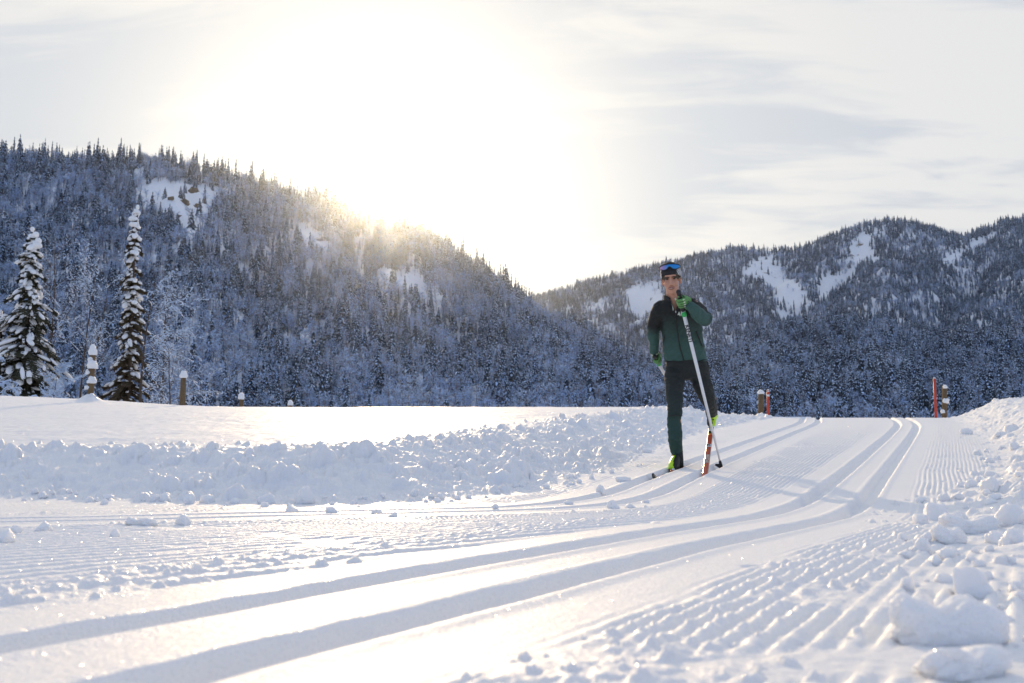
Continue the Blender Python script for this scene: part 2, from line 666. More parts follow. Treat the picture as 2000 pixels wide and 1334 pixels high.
# lumps of the left bank
for n, rlo, rhi, s0, s1 in ((120, .05, .10, .10, 1.10), (1500, .022, .052, .04, 1.35), (8000, .007, .026, -.06, 1.65)):
    p, nn = along(LB, 0, 21.5, n)
    s = s0 + (s1 - s0) * rng.random(n)
    rr = rlo + (rhi - rlo) * rng.random(n) ** 2
    keep = fbm(p[:, 0] * .9 + nn[:, 0] * s * 1.4, p[:, 1] * .9 + nn[:, 1] * s * 1.4, 2, 77) + .30 * rng.standard_normal(n) > -.10
    for (x, y), (nx, ny), sv, r, kp in zip(p, nn, s, rr, keep):
        if not kp:
            continue
        stamp(x + nx * sv, y + ny * sv, r, .75 + .45 * rng.random(), .05 + .35 * rng.random(), 1 + .6 * rng.random(), 3.1 * rng.random())
# lumps of the right bank
for n, rlo, rhi, s0, s1 in ((110, .05, .11, .1, 1.6), (1100, .02, .052, -.12, 1.8), (5200, .006, .024, -.3, 1.8)):
    p, nn = along(RB, 0, 22.5, n)
    s = s0 + (s1 - s0) * rng.random(n)
    rr = rlo + (rhi - rlo) * rng.random(n) ** 2
    for (x, y), (nx, ny), sv, r in zip(p, nn, s, rr):
        if y < 3.5 and rng.random() < .5:
            continue
        sc = float(np.interp(y, [1, 4, 8], [.45, .8, 1]))
        stamp(x - nx * sv, y - ny * sv, r * sc, .5 + .4 * rng.random(), .2 + .4 * rng.random(), 1 + .6 * rng.random(), 3.1 * rng.random())
# crumbs on the strips
fine = np.abs(fbm(XX * 13, YY * 13, 4, 69, .62))
Z += bankm * .034 * (.25 - fine) * np.interp(YY, [0, 3, 6], [.25, .5, 1])
ZB = Z.copy()
ys = np.exp(rng.random(26000) * math.log(20 / .9) + math.log(.9))
us = (rng.random(26000) * 2 - 1) * .6
pr = fan_at(strip, us * ys, ys)
for x, y, p, q in zip(us * ys, ys, pr, rng.random(26000)):
    if q < p * (.34 if x < .02 * y or y > 6 else .16):
        r = (.0035 + .011 * rng.random() ** 3) * (1 + .05 * y) * min(1, .45 + .25 * y)
        stamp(x, y, r, .8, .2 + .3 * rng.random(), 1 + .5 * rng.random(), 3.1 * rng.random(), .3)


# holes left by pole tips beside the tracks
for P_, side in ((RT, -.52), (RT, .50), (LT, -.52), (LT, .55)):
    seg = np.gradient(P_, axis=0)
    seg /= np.hypot(*seg.T)[:, None]
    for k in range(3, len(P_) - 3, 4):
        o = side + .08 * rng.standard_normal()
        x, y = P_[k] + np.array([-seg[k, 1], seg[k, 0]]) * o
        if 1.2 < y < 18:
            Z -= .035 * np.exp(-((XX - x) ** 2 + (YY - y) ** 2) / .018 ** 2) - .008 * np.exp(-((XX - x - .02) ** 2 + (YY - y + .03) ** 2) / .022 ** 2)


def ground(x, y):
    return float(fan_at(Z, x, y))


def on_ground(px, py, ymax=60.0):
    u, w = ray(px, py)
    ys = np.geomspace(.7, ymax, 6000)
    k = int(np.argmax(fan_at(Z, u * ys, ys) >= EZ + w * ys))
    y = ys[k] if k else ymax * .5
    return Vector((u * y, y, ground(u * y, y)))


def grid_mesh(name, V, ny, nu):
    me = bpy.data.meshes.new(name)
    me.vertices.add(ny * nu)
    me.vertices.foreach_set('co', V.astype(np.float32).ravel())
    i = np.arange(ny - 1)[:, None] * nu + np.arange(nu - 1)[None, :]
    q = np.stack([i, i + 1, i + nu + 1, i + nu], -1).reshape(-1, 4).astype(np.int32)
    n = len(q)
    me.loops.add(n * 4)
    me.loops.foreach_set('vertex_index', q.ravel())
    me.polygons.add(n)
    me.polygons.foreach_set('loop_start', np.arange(0, n * 4, 4, dtype=np.int32))
    me.update(calc_edges=True)
    return me


# snow heaped round the foot of the first fence post
mound = W(176, 783, 24.0)
Z += .17 * np.exp(-(((XX - mound.x) / .20) ** 2 + ((YY - mound.y) / .24) ** 2)) + .06 * np.exp(-(((XX - mound.x) / .5) ** 2 + ((YY - mound.y) / .6) ** 2))
for c_ in (0, -1):
    Z[:, c_] -= .35                                        # the sheet's edge dips under the coarser snow beside it
snow_o = data_obj('snow_ground', grid_mesh('snow_ground', np.stack([XX, YY, Z], -1), NY, NU), M_SNOW)
tag(snow_o, 'groomed snow with two pairs of ski tracks between rough snow banks', kind='structure')

# the same snow continued, coarse, to the sides and behind the camera, and the valley floor out to the horizon
gx, gy = np.linspace(-75, 75, 376), np.linspace(-40, 75, 289)
GX, GY = np.meshgrid(gx, gy)
GZ = land(GX, GY, sdist(GX, GY, LB), -sdist(GX, GY, RB))
off = np.where(GY > 0, -.24 + .26 * sstep(-.8, .25, abs(GX) - UMAX * np.maximum(GY, 0)), -.02)
GZ = GZ + np.where(GY > 46.5, -.02, off)
edge = np.maximum.reduce([sstep(45, 74, abs(GX)), sstep(-25, -39, GY)])
GZ = GZ * (1 - edge) - .85 * edge
tag(data_obj('snow_field', grid_mesh('snow_field', np.stack([GX, GY, GZ], -1), len(gy), len(gx)), M_SNOW), 'open snow continuing beside the trail', kind='structure')
vx = np.linspace(-2900, 2900, 25)
VX, VY = np.meshgrid(vx, vx * .52 + 1000)
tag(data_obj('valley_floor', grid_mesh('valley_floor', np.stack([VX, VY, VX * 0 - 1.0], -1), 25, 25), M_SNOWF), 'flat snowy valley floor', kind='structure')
# ---------------------------------------------------------------- hills and their forests
def hill(name, label, crest, y_base, y_ridge, base_py, tree_px, u0, u1, nu, nt, power, bump, seed):
    """crest: (photo x, photo y of the tree tops); the hill rises from y_base to y_ridge metres away"""
    cu, cw = [], []
    for px, py in crest:
        u, w = ray(px, py + tree_px)
        cu.append(u)
        cw.append(w)
    wb = ray(1000, base_py)[1]
    us = np.linspace(u0, u1, nu)
    ts = np.concatenate([[-.14, -.10, -.05], np.linspace(0, 1, nt), [1.06, 1.15, 1.3, 1.6]])

    def at(u, t):
        yr = np.interp(u, *y_ridge)
        yb = np.interp(u, *y_base)
        tc = np.clip(t, 0, 1)
        y = yb + (yr - yb) * t
        wr = np.interp(u, cu, cw)
        w = wb + (wr - wb) * tc ** power
        z = EZ + w * (yb + (yr - yb) * tc)
        h = np.clip((z - EZ - wb * yb) / 60, 0, 1)
        z = z + bump * h * (fbm(u * 14, t * 3.2, 4, seed) * np.sin(np.pi * np.clip(tc, 0, 1)) ** .8 + .12 * fbm(u * 60, t * 16, 3, seed + 5) * (t < 1))
        z = np.where(t < 0, z + (z + 1.5) * t / .14, z)          # the foot of the slope runs out into the valley
        z = np.where(t > 1, z - (t - 1) * (yr - yb) * .55, z)
        return u * y, y, np.maximum(z, -1.5)
    UU, TT = np.meshgrid(us, ts)
    x, y, z = at(UU, TT)
    o = data_obj(name, grid_mesh(name, np.stack([x, y, z], -1), len(ts), nu), M_HILL)
    tag(o, label, kind='structure')
    return at


M_HILL, nt_, b_ = new_mat('hillside_snow')
tc_ = nd(nt_, 'ShaderNodeTexCoord')
n_ = nd(nt_, 'ShaderNodeTexNoise', i_Scale=.045, i_Detail=8.0, i_Roughness=.65)
nt_.links.new(tc_.outputs['Object'], n_.inputs['Vector'])
geo_ = nd(nt_, 'ShaderNodeNewGeometry')
rp_ = nd(nt_, 'ShaderNodeValToRGB')
rp_.color_ramp.elements[0].position = .61
rp_.color_ramp.elements[1].position = .66
rp_.color_ramp.elements[0].color = (.82, .84, .87, 1)
rp_.color_ramp.elements[1].color = (.19, .15, .12, 1)
nt_.links.new(n_.outputs['Fac'], rp_.inputs[0])
nt_.links.new(rp_.outputs[0], b_.inputs['Base Color'])
b_.inputs['Roughness'].default_value = .8
bp_ = nd(nt_, 'ShaderNodeBump', i_Strength=.8, i_Distance=1.5)
n2_ = nd(nt_, 'ShaderNodeTexNoise', i_Scale=.25, i_Detail=6.0)
nt_.links.new(tc_.outputs['Object'], n2_.inputs['Vector'])
nt_.links.new(n2_.outputs['Fac'], bp_.inputs['Height'])
nt_.links.new(bp_.outputs[0], b_.inputs['Normal'])

LEFT_CREST = [(-700, 250), (-200, 262), (0, 275), (100, 285), (200, 288), (300, 288), (400, 305), (470, 328), (550, 350), (640, 366), (680, 386),
              (740, 408), (800, 418), (860, 450), (930, 495), (1000, 550), (1060, 590), (1120, 618), (1180, 650), (1250, 690), (1320, 745), (1400, 790), (1600, 800)]
FOOT_CREST = [(700, 800), (950, 800), (1060, 790), (1150, 750), (1250, 712), (1330, 692), (1400, 672), (1450, 655), (1530, 625), (1600, 610), (1700, 606),
              (1780, 632), (1850, 652), (1920, 640), (2000, 625), (2400, 600), (2800, 640)]
FAR_CREST = [(600, 640), (900, 610), (1060, 572), (1150, 543), (1250, 518), (1350, 496), (1450, 477), (1550, 482), (1600, 462), (1680, 432), (1740, 423),
             (1790, 426), (1850, 447), (1880, 456), (1940, 432), (2000, 416), (2300, 380), (2800, 470)]
left_at = hill('left_hill', 'steep forested hill with the sun behind its crest', LEFT_CREST, ([-1, 1], [400, 400]), ([-.8, -.1, .15, .4], [900, 880, 700, 520]),
               814, 32, -.86, .30, 170, 60, .82, 46, 71)
foot_at = hill('right_foothill', 'low forested foothill behind the crest of the trail', FOOT_CREST, ([-1, 1], [470, 470]), ([-1, 1], [800, 800]), 832, 34, -.15, .9, 120, 40, .8, 26, 81)
far_at = hill('far_mountain', 'far forested mountain with open snow gullies', FAR_CREST, ([-1, 1], [1000, 1000]), ([-1, 1], [1800, 1800]), 812, 10, -.22, .92, 220, 70, .85, 70, 91)


# --- tree shapes for the forest
def tree_mat(name, c1, c2, rough=.85):
    """foliage or frost, a little lighter or darker from tree to tree"""
    m, nt, b = new_mat(name)
    oi = nd(nt, 'ShaderNodeObjectInfo')
    mr = nd(nt, 'ShaderNodeMapRange')
    nt.links.new(oi.outputs['Random'], mr.inputs[0])
    mx = nd(nt, 'ShaderNodeMix', data_type='RGBA')
    mx.inputs[6].default_value = (*c1, 1)
    mx.inputs[7].default_value = (*c2, 1)
    nt.links.new(mr.outputs[0], mx.inputs[0])
    nt.links.new(mx.outputs[2], b.inputs['Base Color'])
    b.inputs['Roughness'].default_value = rough
    b.inputs['Specular IOR Level'].default_value = .15
    return m


M_NEEDLE = tree_mat('spruce_needles', (.040, .058, .076), (.095, .125, .155))  # needles paled and blued in the colour itself, for a hazy look
M_TWIG = tree_mat('bare_twigs', (.165, .148, .158), (.34, .300, .305))
M_FROST = tree_mat('shade_blue_frost', (.46, .61, .87), (.71, .82, .97))  # hoar frost; the blue of the shaded slopes is put into its colour
M_BARK = plain('bark', (.10, .075, .058), .9, var=.4, scale=14.0, bump=.02, spec=.1)


def small_spruce(seed, slim=1.0, snow=.6):
    """spruce one unit tall: whorls of drooping boughs, each with snow lying on it"""
    r = random.Random(seed)
    mb = MB()
    mb.tube([(0, 0, 0), (0, 0, .5), (0, 0, .99)], [.014, .010, .003], 5, 2)
    nl = 19
    for i in range(nl):
        f = (i + r.random() * .8) / nl
        z = .06 + .92 * f
        rad = slim * (.185 * (1 - f) ** .78 + .010) * (.75 + .45 * r.random())
        nb = 6 if f < .6 else 5
        a0 = r.random() * 6.28
        for k in range(nb):
            a = a0 + 6.28 * k / nb + r.uniform(-.35, .35)
            L = rad * r.uniform(.6, 1.2)
            dz = -L * r.uniform(.45, 1.15)
            zz = z + r.uniform(-.02, .02)
            d = Vector((math.cos(a), math.sin(a), 0))
            s = Vector((-math.sin(a), math.cos(a), 0)) * (.018 + .20 * L)
            p0, p1 = Vector((0, 0, zz)), d * L + Vector((0, 0, zz + dz))
            pm = d * L * .6 + Vector((0, 0, zz + dz * .42))
            hang = Vector((0, 0, -.018 - .16 * L))
            mb.add([p0, pm + s, p1, pm - s, pm + hang + s * .7, p1 + hang, pm + hang - s * .7], [(0, 1, 2), (0, 2, 3), (1, 4, 5, 2), (3, 2, 5, 6)], 0)
            if r.random() < snow:
                up = Vector((0, 0, .006 + .02 * L))
                w = r.uniform(.35, .85)
                q0 = p0.lerp(pm, .25)
                e = p1 + Vector((0, 0, r.uniform(-.3, .6) * hang.z)) + d * .004
                mb.add([q0 + up * .6, pm + s * w + up * .2, e + s * .12, e - s * .12, pm - s * w + up * .2, pm + up * 1.7],
                       [(0, 1, 5), (1, 2, 5), (2, 3, 5), (3, 4, 5), (4, 0, 5)], 1)
    return mb


def small_broadleaf(seed, wide=1.0, frost=.62):
    """bare tree one unit tall: forked limbs and a haze of frosted twigs"""
    r = random.Random(seed)
    mb = MB()
    lean = Vector((r.uniform(-.08, .08), r.uniform(-.08, .08), 0))
    mb.tube([(0, 0, 0), Vector((0, 0, .35)) + lean * .4, Vector((0, 0, .78)) + lean], [.017, .012, .004], 4, 0)
    for i in range(15):
        z0 = r.uniform(.20, .68)
        a = r.random() * 6.28
        L = r.uniform(.18, .34) * wide
        d = Vector((math.cos(a), math.sin(a), r.uniform(.35, 1.3))).normalized()
        p0 = Vector((0, 0, z0)) + lean * z0
        p1 = p0 + d * L
        mb.tube([p0, p0.lerp(p1, .5) + Vector((0, 0, .02)), p1], [.006, .004, .0015], 3, 0, cap=False)
        for j in range(15):
            q = p0.lerp(p1, r.uniform(.3, 1.1))
            dd = Vector((r.gauss(0, 1), r.gauss(0, 1), r.gauss(.35, .8))).normalized()
            l = r.uniform(.035, .10)
            w = dd.orthogonal().normalized()
            w = Matrix.Rotation(r.random() * 6.28, 3, dd) @ w * r.uniform(.006, .013)
            m = 1 if r.random() < frost else 0
            e = q + dd * l
            mb.add([q - w * .4, q + w, e, q + dd * l * .4 - w], [(0, 1, 2, 3)], m)
            if r.random() < .5:
                d2 = (dd + Vector((r.gauss(0, .7), r.gauss(0, .7), r.gauss(0, .5)))).normalized()
                e2 = e + d2 * l * .7
                mb.add([e - w * .5, e + w * .5, e2], [(0, 1, 2)], m)
    return mb


def proto(name, mb, mats):
    me = bpy.data.meshes.new(name)
    me.from_pydata(mb.v, [], mb.f)
    for m in mats:
        me.materials.append(m)
    me.polygons.foreach_set('material_index', np.asarray(mb.m, dtype=np.int32))
    me.update()
    return me


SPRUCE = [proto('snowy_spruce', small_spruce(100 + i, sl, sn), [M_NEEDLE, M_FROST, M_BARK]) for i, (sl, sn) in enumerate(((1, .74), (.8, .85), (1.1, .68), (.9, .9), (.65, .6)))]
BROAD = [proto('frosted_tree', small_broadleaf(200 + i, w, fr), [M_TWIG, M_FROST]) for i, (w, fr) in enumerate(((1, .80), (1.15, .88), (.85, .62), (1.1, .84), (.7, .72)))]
tree_lib = bpy.data.collections.new('tree_shapes')
for i, me in enumerate(SPRUCE + BROAD):
    tree_lib.objects.link(bpy.data.objects.new('tree_shape_%02d' % i, me))

PATCH_L = [[(265, 360), (300, 350), (430, 372), (425, 400), (400, 440), (380, 480), (330, 430), (270, 400)], [(560, 440), (610, 445), (640, 480), (655, 520), (600, 490)],
           [(730, 520), (800, 530), (830, 545), (835, 600), (800, 585), (740, 560)], [(690, 490), (712, 480), (716, 560), (700, 540)], [(420, 470), (450, 470), (450, 500), (430, 500)],
           [(840, 590), (880, 570), (880, 600), (850, 605)]]
PATCH_R = [[(1448, 520), (1485, 498), (1512, 500), (1530, 535), (1568, 562), (1580, 598), (1548, 606), (1522, 600), (1500, 560), (1470, 545), (1450, 545)],
           [(1655, 488), (1690, 455), (1728, 438), (1722, 465), (1700, 480), (1712, 500), (1735, 512), (1700, 515), (1672, 520), (1660, 505)],
           [(1596, 540), (1640, 535), (1665, 520), (1680, 535), (1645, 556), (1612, 590), (1592, 585)],
           [(1838, 505), (1870, 488), (1905, 470), (1950, 445), (1952, 458), (1905, 490), (1862, 520), (1845, 518)],
           [(1130, 605), (1185, 582), (1190, 622), (1150, 620)], [(1218, 565), (1290, 548), (1300, 600), (1240, 645), (1228, 600)], [(1520, 600), (1545, 615), (1535, 630), (1520, 620)]]


def in_poly(px, py, poly):
    c = np.zeros(px.shape, bool)
    n = len(poly)
    for i in range(n):
        x1, y1 = poly[i]
        x2, y2 = poly[(i + 1) % n]
        k = ((y1 > py) != (y2 > py)) & (px < (x2 - x1) * (py - y1) / (y2 - y1 + 1e-9) + x1)
        c ^= k
    return c


def scatter(at, n, u0, u1, yb, yr, hlo, hhi, conif, patches, seed, thin=.03):
    g = np.random.default_rng(seed)
    t = -.11 + 1.11 * g.random(n * 2) ** .85
    y = yb + (yr - yb) * t
    keep = g.random(n * 2) < y / yr
    t = t[keep][:n]
    u = u0 + (u1 - u0) * g.random(len(t))
    x, y, z = at(u, np.where(t > 0, t * 1.02, t))
    px, py = proj(x, y, z)
    ok = np.ones(len(x), bool)
    for p in patches:
        inside = in_poly(px + 5 * g.standard_normal(len(x)), py + 4 * g.standard_normal(len(x)), p)
        ok &= ~(inside & (g.random(len(x)) > thin))
    ok &= z > -1.4
    x, y, z, t = x[ok], y[ok], z[ok], t[ok]
    k = len(x)
    clump = fbm(x / 60, y / 60, 3, seed) * .9
    isc = (g.random(k) + clump) < conif
    h = (hlo + (hhi - hlo) * g.random(k) ** 1.6) * np.where(isc, 1.0, .86)
    h = h * np.where(g.random(k) < .25, .6, 1.0)
    var = np.where(isc, g.integers(0, len(SPRUCE), k), len(SPRUCE) + g.integers(0, len(BROAD), k))
    return np.stack([x, y, z - .3, h, h * (.85 + .4 * g.random(k)), g.random(k) * 6.28, var], 1)


T_left = scatter(left_at, 21000, -.62, .24, 400, 880, 9, 19, .38, PATCH_L, 301)
# tall thin spruces along the crest, against the sky
g_ = np.random.default_rng(305)
u_ = -.60 + .62 * g_.random(330)
t_ = .955 + .06 * g_.random(330)
x_, y_, z_ = left_at(u_, t_)
h_ = 13 + 14 * g_.random(330) ** 1.5
T_left = np.concatenate([T_left, np.stack([x_, y_, z_ - .3, h_, h_ * (.55 + .3 * g_.random(330)), 6.28 * g_.random(330), g_.choice([0, 1, 4, 4], 330)], 1)])
T_foot = scatter(foot_at, 9600, -.02, .62, 470, 800, 11, 21, .55, [], 302)
T_far = scatter(far_at, 48000, -.05, .62, 1000, 1800, 8.5, 16.5, .58, PATCH_R, 303, .025)


# the trees that show largest, one object each; the rest of each forest is one mass
def pick(T, conifer, n):
    px, py = proj(T[:, 0], T[:, 1], T[:, 2])
    top = proj(T[:, 0], T[:, 1], T[:, 2] + T[:, 3])[1]
    m = (px > -20) & (px < 2020) & (top < 785) & ((T[:, 6] < len(SPRUCE)) == conifer)
    size = np.where(m, T[:, 3] / T[:, 1], 0)
    return np.argsort(-size)[:n]


def plant(T, idx, name, label, cat, group):
    for k in idx:
        x, y, z, h, w, a, v = T[k]
        o = bpy.data.objects.new(name, (SPRUCE + BROAD)[int(v)])
        o.location = (x, y, z)
        o.rotation_euler = (0, 0, a)
        o.scale = (w, w, h)
        COL.objects.link(o)
        tag(o, label, cat, group)


def forest(name, label, T):
    me = bpy.data.meshes.new(name)
    me.vertices.add(len(T))
    me.vertices.foreach_set('co', T[:, :3].astype(np.float32).ravel())
    for an, dt, key, v in (('tree_scale', 'FLOAT_VECTOR', 'vector', np.stack([T[:, 4], T[:, 4], T[:, 3]], 1)), ('tree_turn', 'FLOAT_VECTOR', 'vector', np.stack([T[:, 5] * 0, T[:, 5] * 0, T[:, 5]], 1)),
                           ('tree_kind', 'INT', 'value', T[:, 6].astype(np.int32))):
        at = me.attributes.new(an, dt, 'POINT')
        at.data.foreach_set(key, (v.astype(np.float32) if dt != 'INT' else v).ravel())
    o = link(bpy.data.objects.new(name, me))
    ng = bpy.data.node_groups.new(name, 'GeometryNodeTree')
    ng.interface.new_socket('Geometry', in_out='INPUT', socket_type='NodeSocketGeometry')
    ng.interface.new_socket('Geometry', in_out='OUTPUT', socket_type='NodeSocketGeometry')
    gi, go = ng.nodes.new('NodeGroupInput'), ng.nodes.new('NodeGroupOutput')
    ip = ng.nodes.new('GeometryNodeInstanceOnPoints')
    ci_ = ng.nodes.new('GeometryNodeCollectionInfo')
    ci_.inputs['Collection'].default_value = tree_lib
    ci_.inputs['Separate Children'].default_value = True
    ci_.inputs['Reset Children'].default_value = True
    ip.inputs['Pick Instance'].default_value = True

    def attr(n, t):
        a = ng.nodes.new('GeometryNodeInputNamedAttribute')
        a.data_type = t
        a.inputs['Name'].default_value = n
        return a.outputs['Attribute']
    L = ng.links.new
    L(gi.outputs[0], ip.inputs['Points'])
    L(ci_.outputs[0], ip.inputs['Instance'])
    L(attr('tree_kind', 'INT'), ip.inputs['Instance Index'])
    L(attr('tree_turn', 'FLOAT_VECTOR'), ip.inputs['Rotation'])
    L(attr('tree_scale', 'FLOAT_VECTOR'), ip.inputs['Scale'])
    L(ip.outputs[0], go.inputs[0])
    md = o.modifiers.new('trees', 'NODES')
    md.node_group = ng
    tag(o, label, kind='stuff')


both = np.concatenate([T_left, T_foot])
c_idx, b_idx = pick(both, True, 290), pick(both, False, 290)
plant(both, c_idx, 'snowy_spruce', 'small snow-dusted spruce in the forest at the foot of the hills', 'tree', 'spruces at the foot of the hills')
plant(both, b_idx, 'frosted_tree', 'bare frosted broadleaf tree in the forest at the foot of the hills', 'tree', 'frosted broadleaf trees at the foot of the hills')
rest = np.ones(len(both), bool)
rest[c_idx] = False
rest[b_idx] = False
nl_ = len(T_left)
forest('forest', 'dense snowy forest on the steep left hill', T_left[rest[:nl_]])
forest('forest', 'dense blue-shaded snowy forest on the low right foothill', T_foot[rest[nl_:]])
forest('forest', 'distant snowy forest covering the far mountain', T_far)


# bare rock showing through the snow of the clearing under the left ridge
M_ROCK = plain('brown_rock', (.10, .072, .050), .9, scale=.6, bump=.4, col2=(.21, .16, .12), spec=.2)


def outcrop(px, py, wpx, tall, seed, label):
    u, w = ray(px, py)
    ts = np.linspace(.2, 1, 2000)
    x, y, z = left_at(np.full(2000, u), ts)
    k = int(np.argmax(z >= EZ + w * y))
    s = .68 * wpx / 2 / FPX * y[k]
    r = random.Random(seed)
    bm = bmesh.new()
    bmesh.ops.create_icosphere(bm, subdivisions=4, radius=1)
    o = Vector((r.random() * 40, r.random() * 40, 3))
    for v in bm.verts:
        d = v.co.copy()
        kk = 1 + .55 * mnoise.noise(d * 1.6 + o) + .35 * mnoise.noise(d * 4 + o) + .18 * mnoise.noise(d * 9 + o)
        v.co = Vector((d.x * s, d.y * s * .6, d.z * s * tall)) * kk
    me = bpy.data.meshes.new('rock_outcrop')
    bm.to_mesh(me)
    bm.free()
    ob = data_obj('rock_outcrop', me, M_ROCK, smooth=False)
    ob.location = (x[k], y[k], z[k])
    ob.rotation_euler = (R(-20), R(r.uniform(-35, 35)), 0)
    tag(ob, label, 'rock', 'rock outcrops under the left ridge')


for i, (px, py, w, tl, lb) in enumerate(((378, 374, 30, .8, 'largest brown rock outcrop, right side of the upper left clearing'), (360, 396, 26, .7, 'slanting brown rock below the largest outcrop in the left clearing'),
                                         (386, 404, 22, .9, 'small brown rock right of the slanting one in the left clearing'), (334, 388, 18, .6, 'small brown rock on the left side of the upper clearing'),
                                         (350, 424, 20, .6, 'low brown rock at the bottom of the upper left clearing'), (243, 432, 18, .5, 'dark rock above the tip of the narrow spruce'))):
    outcrop(px, py, w, tl, 600 + i, lb)
# ---------------------------------------------------------------- fence posts, stakes, near trees, loose snow
def weathered(name, c1, c2):
    return plain(name, c1, .85, scale=18.0, bump=.01, col2=c2, spec=.2)


M_WOOD = weathered('weathered_wood', (.10, .065, .035), (.24, .165, .09))
M_RED = plain('red_paint', (.56, .055, .025), .5, var=.2, scale=20.0)
M_WHITE = plain('white_paint', (.78, .78, .78), .5, var=.05)


def lump_mesh(r, sx, sy, sz, flat=.0, rough=.22, sub=3):
    """an irregular ball of snow, resting on z = 0"""
    bm = bmesh.new()
    bmesh.ops.create_icosphere(bm, subdivisions=sub, radius=1)
    o = Vector((r.random(), r.random(), r.random())) * 50
    for v in bm.verts:
        d = v.co.normalized()
        k = 1 + rough * (mnoise.noise(d * 1.3 + o) * 1.1 + .65 * mnoise.noise(d * 2.9 + o) + .32 * mnoise.noise(d * 6.5 + o) + .16 * mnoise.noise(d * 14 + o))
        v.co = Vector((d.x * sx, d.y * sy, d.z * sz)) * k
        if v.co.z < -sz * .55:
            v.co.z = -sz * .55 + (v.co.z + sz * .55) * .15
    me = bpy.data.meshes.new('snow_lump')
    bm.to_mesh(me)
    bm.free()
    return me


def fence_post(name, px, py_top, py_bot, y, rad, label, cap, lumps=(), lean=0.0, group='snow-capped fence posts'):
    top, bot = W(px, py_top, y), W(px, py_bot, y)
    bot.z -= .25
    root = empty(name, bot)
    mb = MB()
    n = 12
    H = top.z - bot.z
    mb.tube([bot, bot + Vector((lean * .5, 0, H * .5)), bot + Vector((lean, 0, H))], [rad * 1.05, rad, rad * .97], n)
    r = random.Random(int(px))
    mb.v = [(x + .010 * mnoise.noise(Vector((x * 30, yy * 30, z * 2.5))), yy + .010 * mnoise.noise(Vector((x * 30, yy * 30, z * 2.5 + 9))), z) for x, yy, z in mb.v]
    mb.build('post', M_WOOD, root)
    if cap:
        cw, ch = cap
        c = data_obj('snow_cap', lump_mesh(r, cw, cw, ch, rough=.20), M_SNOWB, root)
        c.matrix_parent_inverse = Matrix()
        c.location = Vector((lean, 0, H + ch * .42))
    for f, s, dx in lumps:
        c = data_obj('snow_lump', lump_mesh(r, s, s * .9, s * 1.1, rough=.38), M_SNOWB, root)
        c.matrix_parent_inverse = Matrix()
        c.location = Vector((dx + lean * f, -rad * .6, H * f))
    return tag(root, label, 'fence post', group)


fence_post('fence_post', 176, 692, 782, 24.0, .075, 'weathered fence post with snow stuck all up its side and a mound round its foot', (.10, .16),
           ((.22, .105, .05), (.53, .105, .03), (.80, .12, .03), (.40, .06, -.07), (.67, .06, -.07), (.90, .06, -.03)))
fence_post('fence_post', 356, 737, 797, 26.0, .072, 'tall bare-sided wooden fence post with a rounded snow cap, right of the arching tree', (.10, .13))
fence_post('fence_post', 470, 779, 799, 26.5, .062, 'short fence post stub with an upright snow cap, second from the right on the field', (.085, .12), lean=.01)
fence_post('fence_post', 567, 791, 800, 27.0, .055, 'lowest fence post, only its snow cap and tip showing over the field', (.078, .09))
fence_post('fence_post', 1485, 769, 806, 23.5, .062, 'leaning wooden post with a snow cap beside the shorter red stake', (.075, .07), lean=.03, group='posts at the crest of the trail')
fence_post('fence_post', 1843, 754, 812, 23.5, .055, 'crooked wooden post with snow clinging to its side, right of the taller red stake', None,
           ((.62, .075, .02), (.36, .055, -.05), (.97, .05, 0)), lean=.06, group='posts at the crest of the trail')


def stake(px0, py_top, px1, py_bot, y, rad, label, band):
    top, bot = W(px0, py_top, y), W(px1, py_bot, y)
    bot.z -= .15
    root = empty('trail_stake', bot)
    mb = MB()
    mb.tube([bot, bot.lerp(top, .5), top], [rad, rad, rad], 12)
    mb.build('pole', M_RED, root)
    mb = MB()
    mb.tube([top + Vector((0, 0, -.008)), top + Vector((0, 0, .020))], [rad * 1.15, rad * .6], 10)
    mb.build('snow_cap', M_SNOWB, root)
    if band:
        mb = MB()
        d = (bot - top).normalized()
        mb.tube([top + d * .10, top + d * .145], [rad * 1.06] * 2, 12)
        mb.tube([top + d * .02, top + d * .038], [rad * 1.06] * 2, 12)
        mb.build('band', M_WHITE, root)
    return tag(root, label, 'stake', 'red trail stakes at the crest')


stake(1500, 762, 1500, 812, 22.5, .030, 'shorter red stake with white bands, left end of the crest', True)
stake(1825, 739, 1828, 814, 21.8, .028, 'taller plain red stake standing near the right snow bank', False)


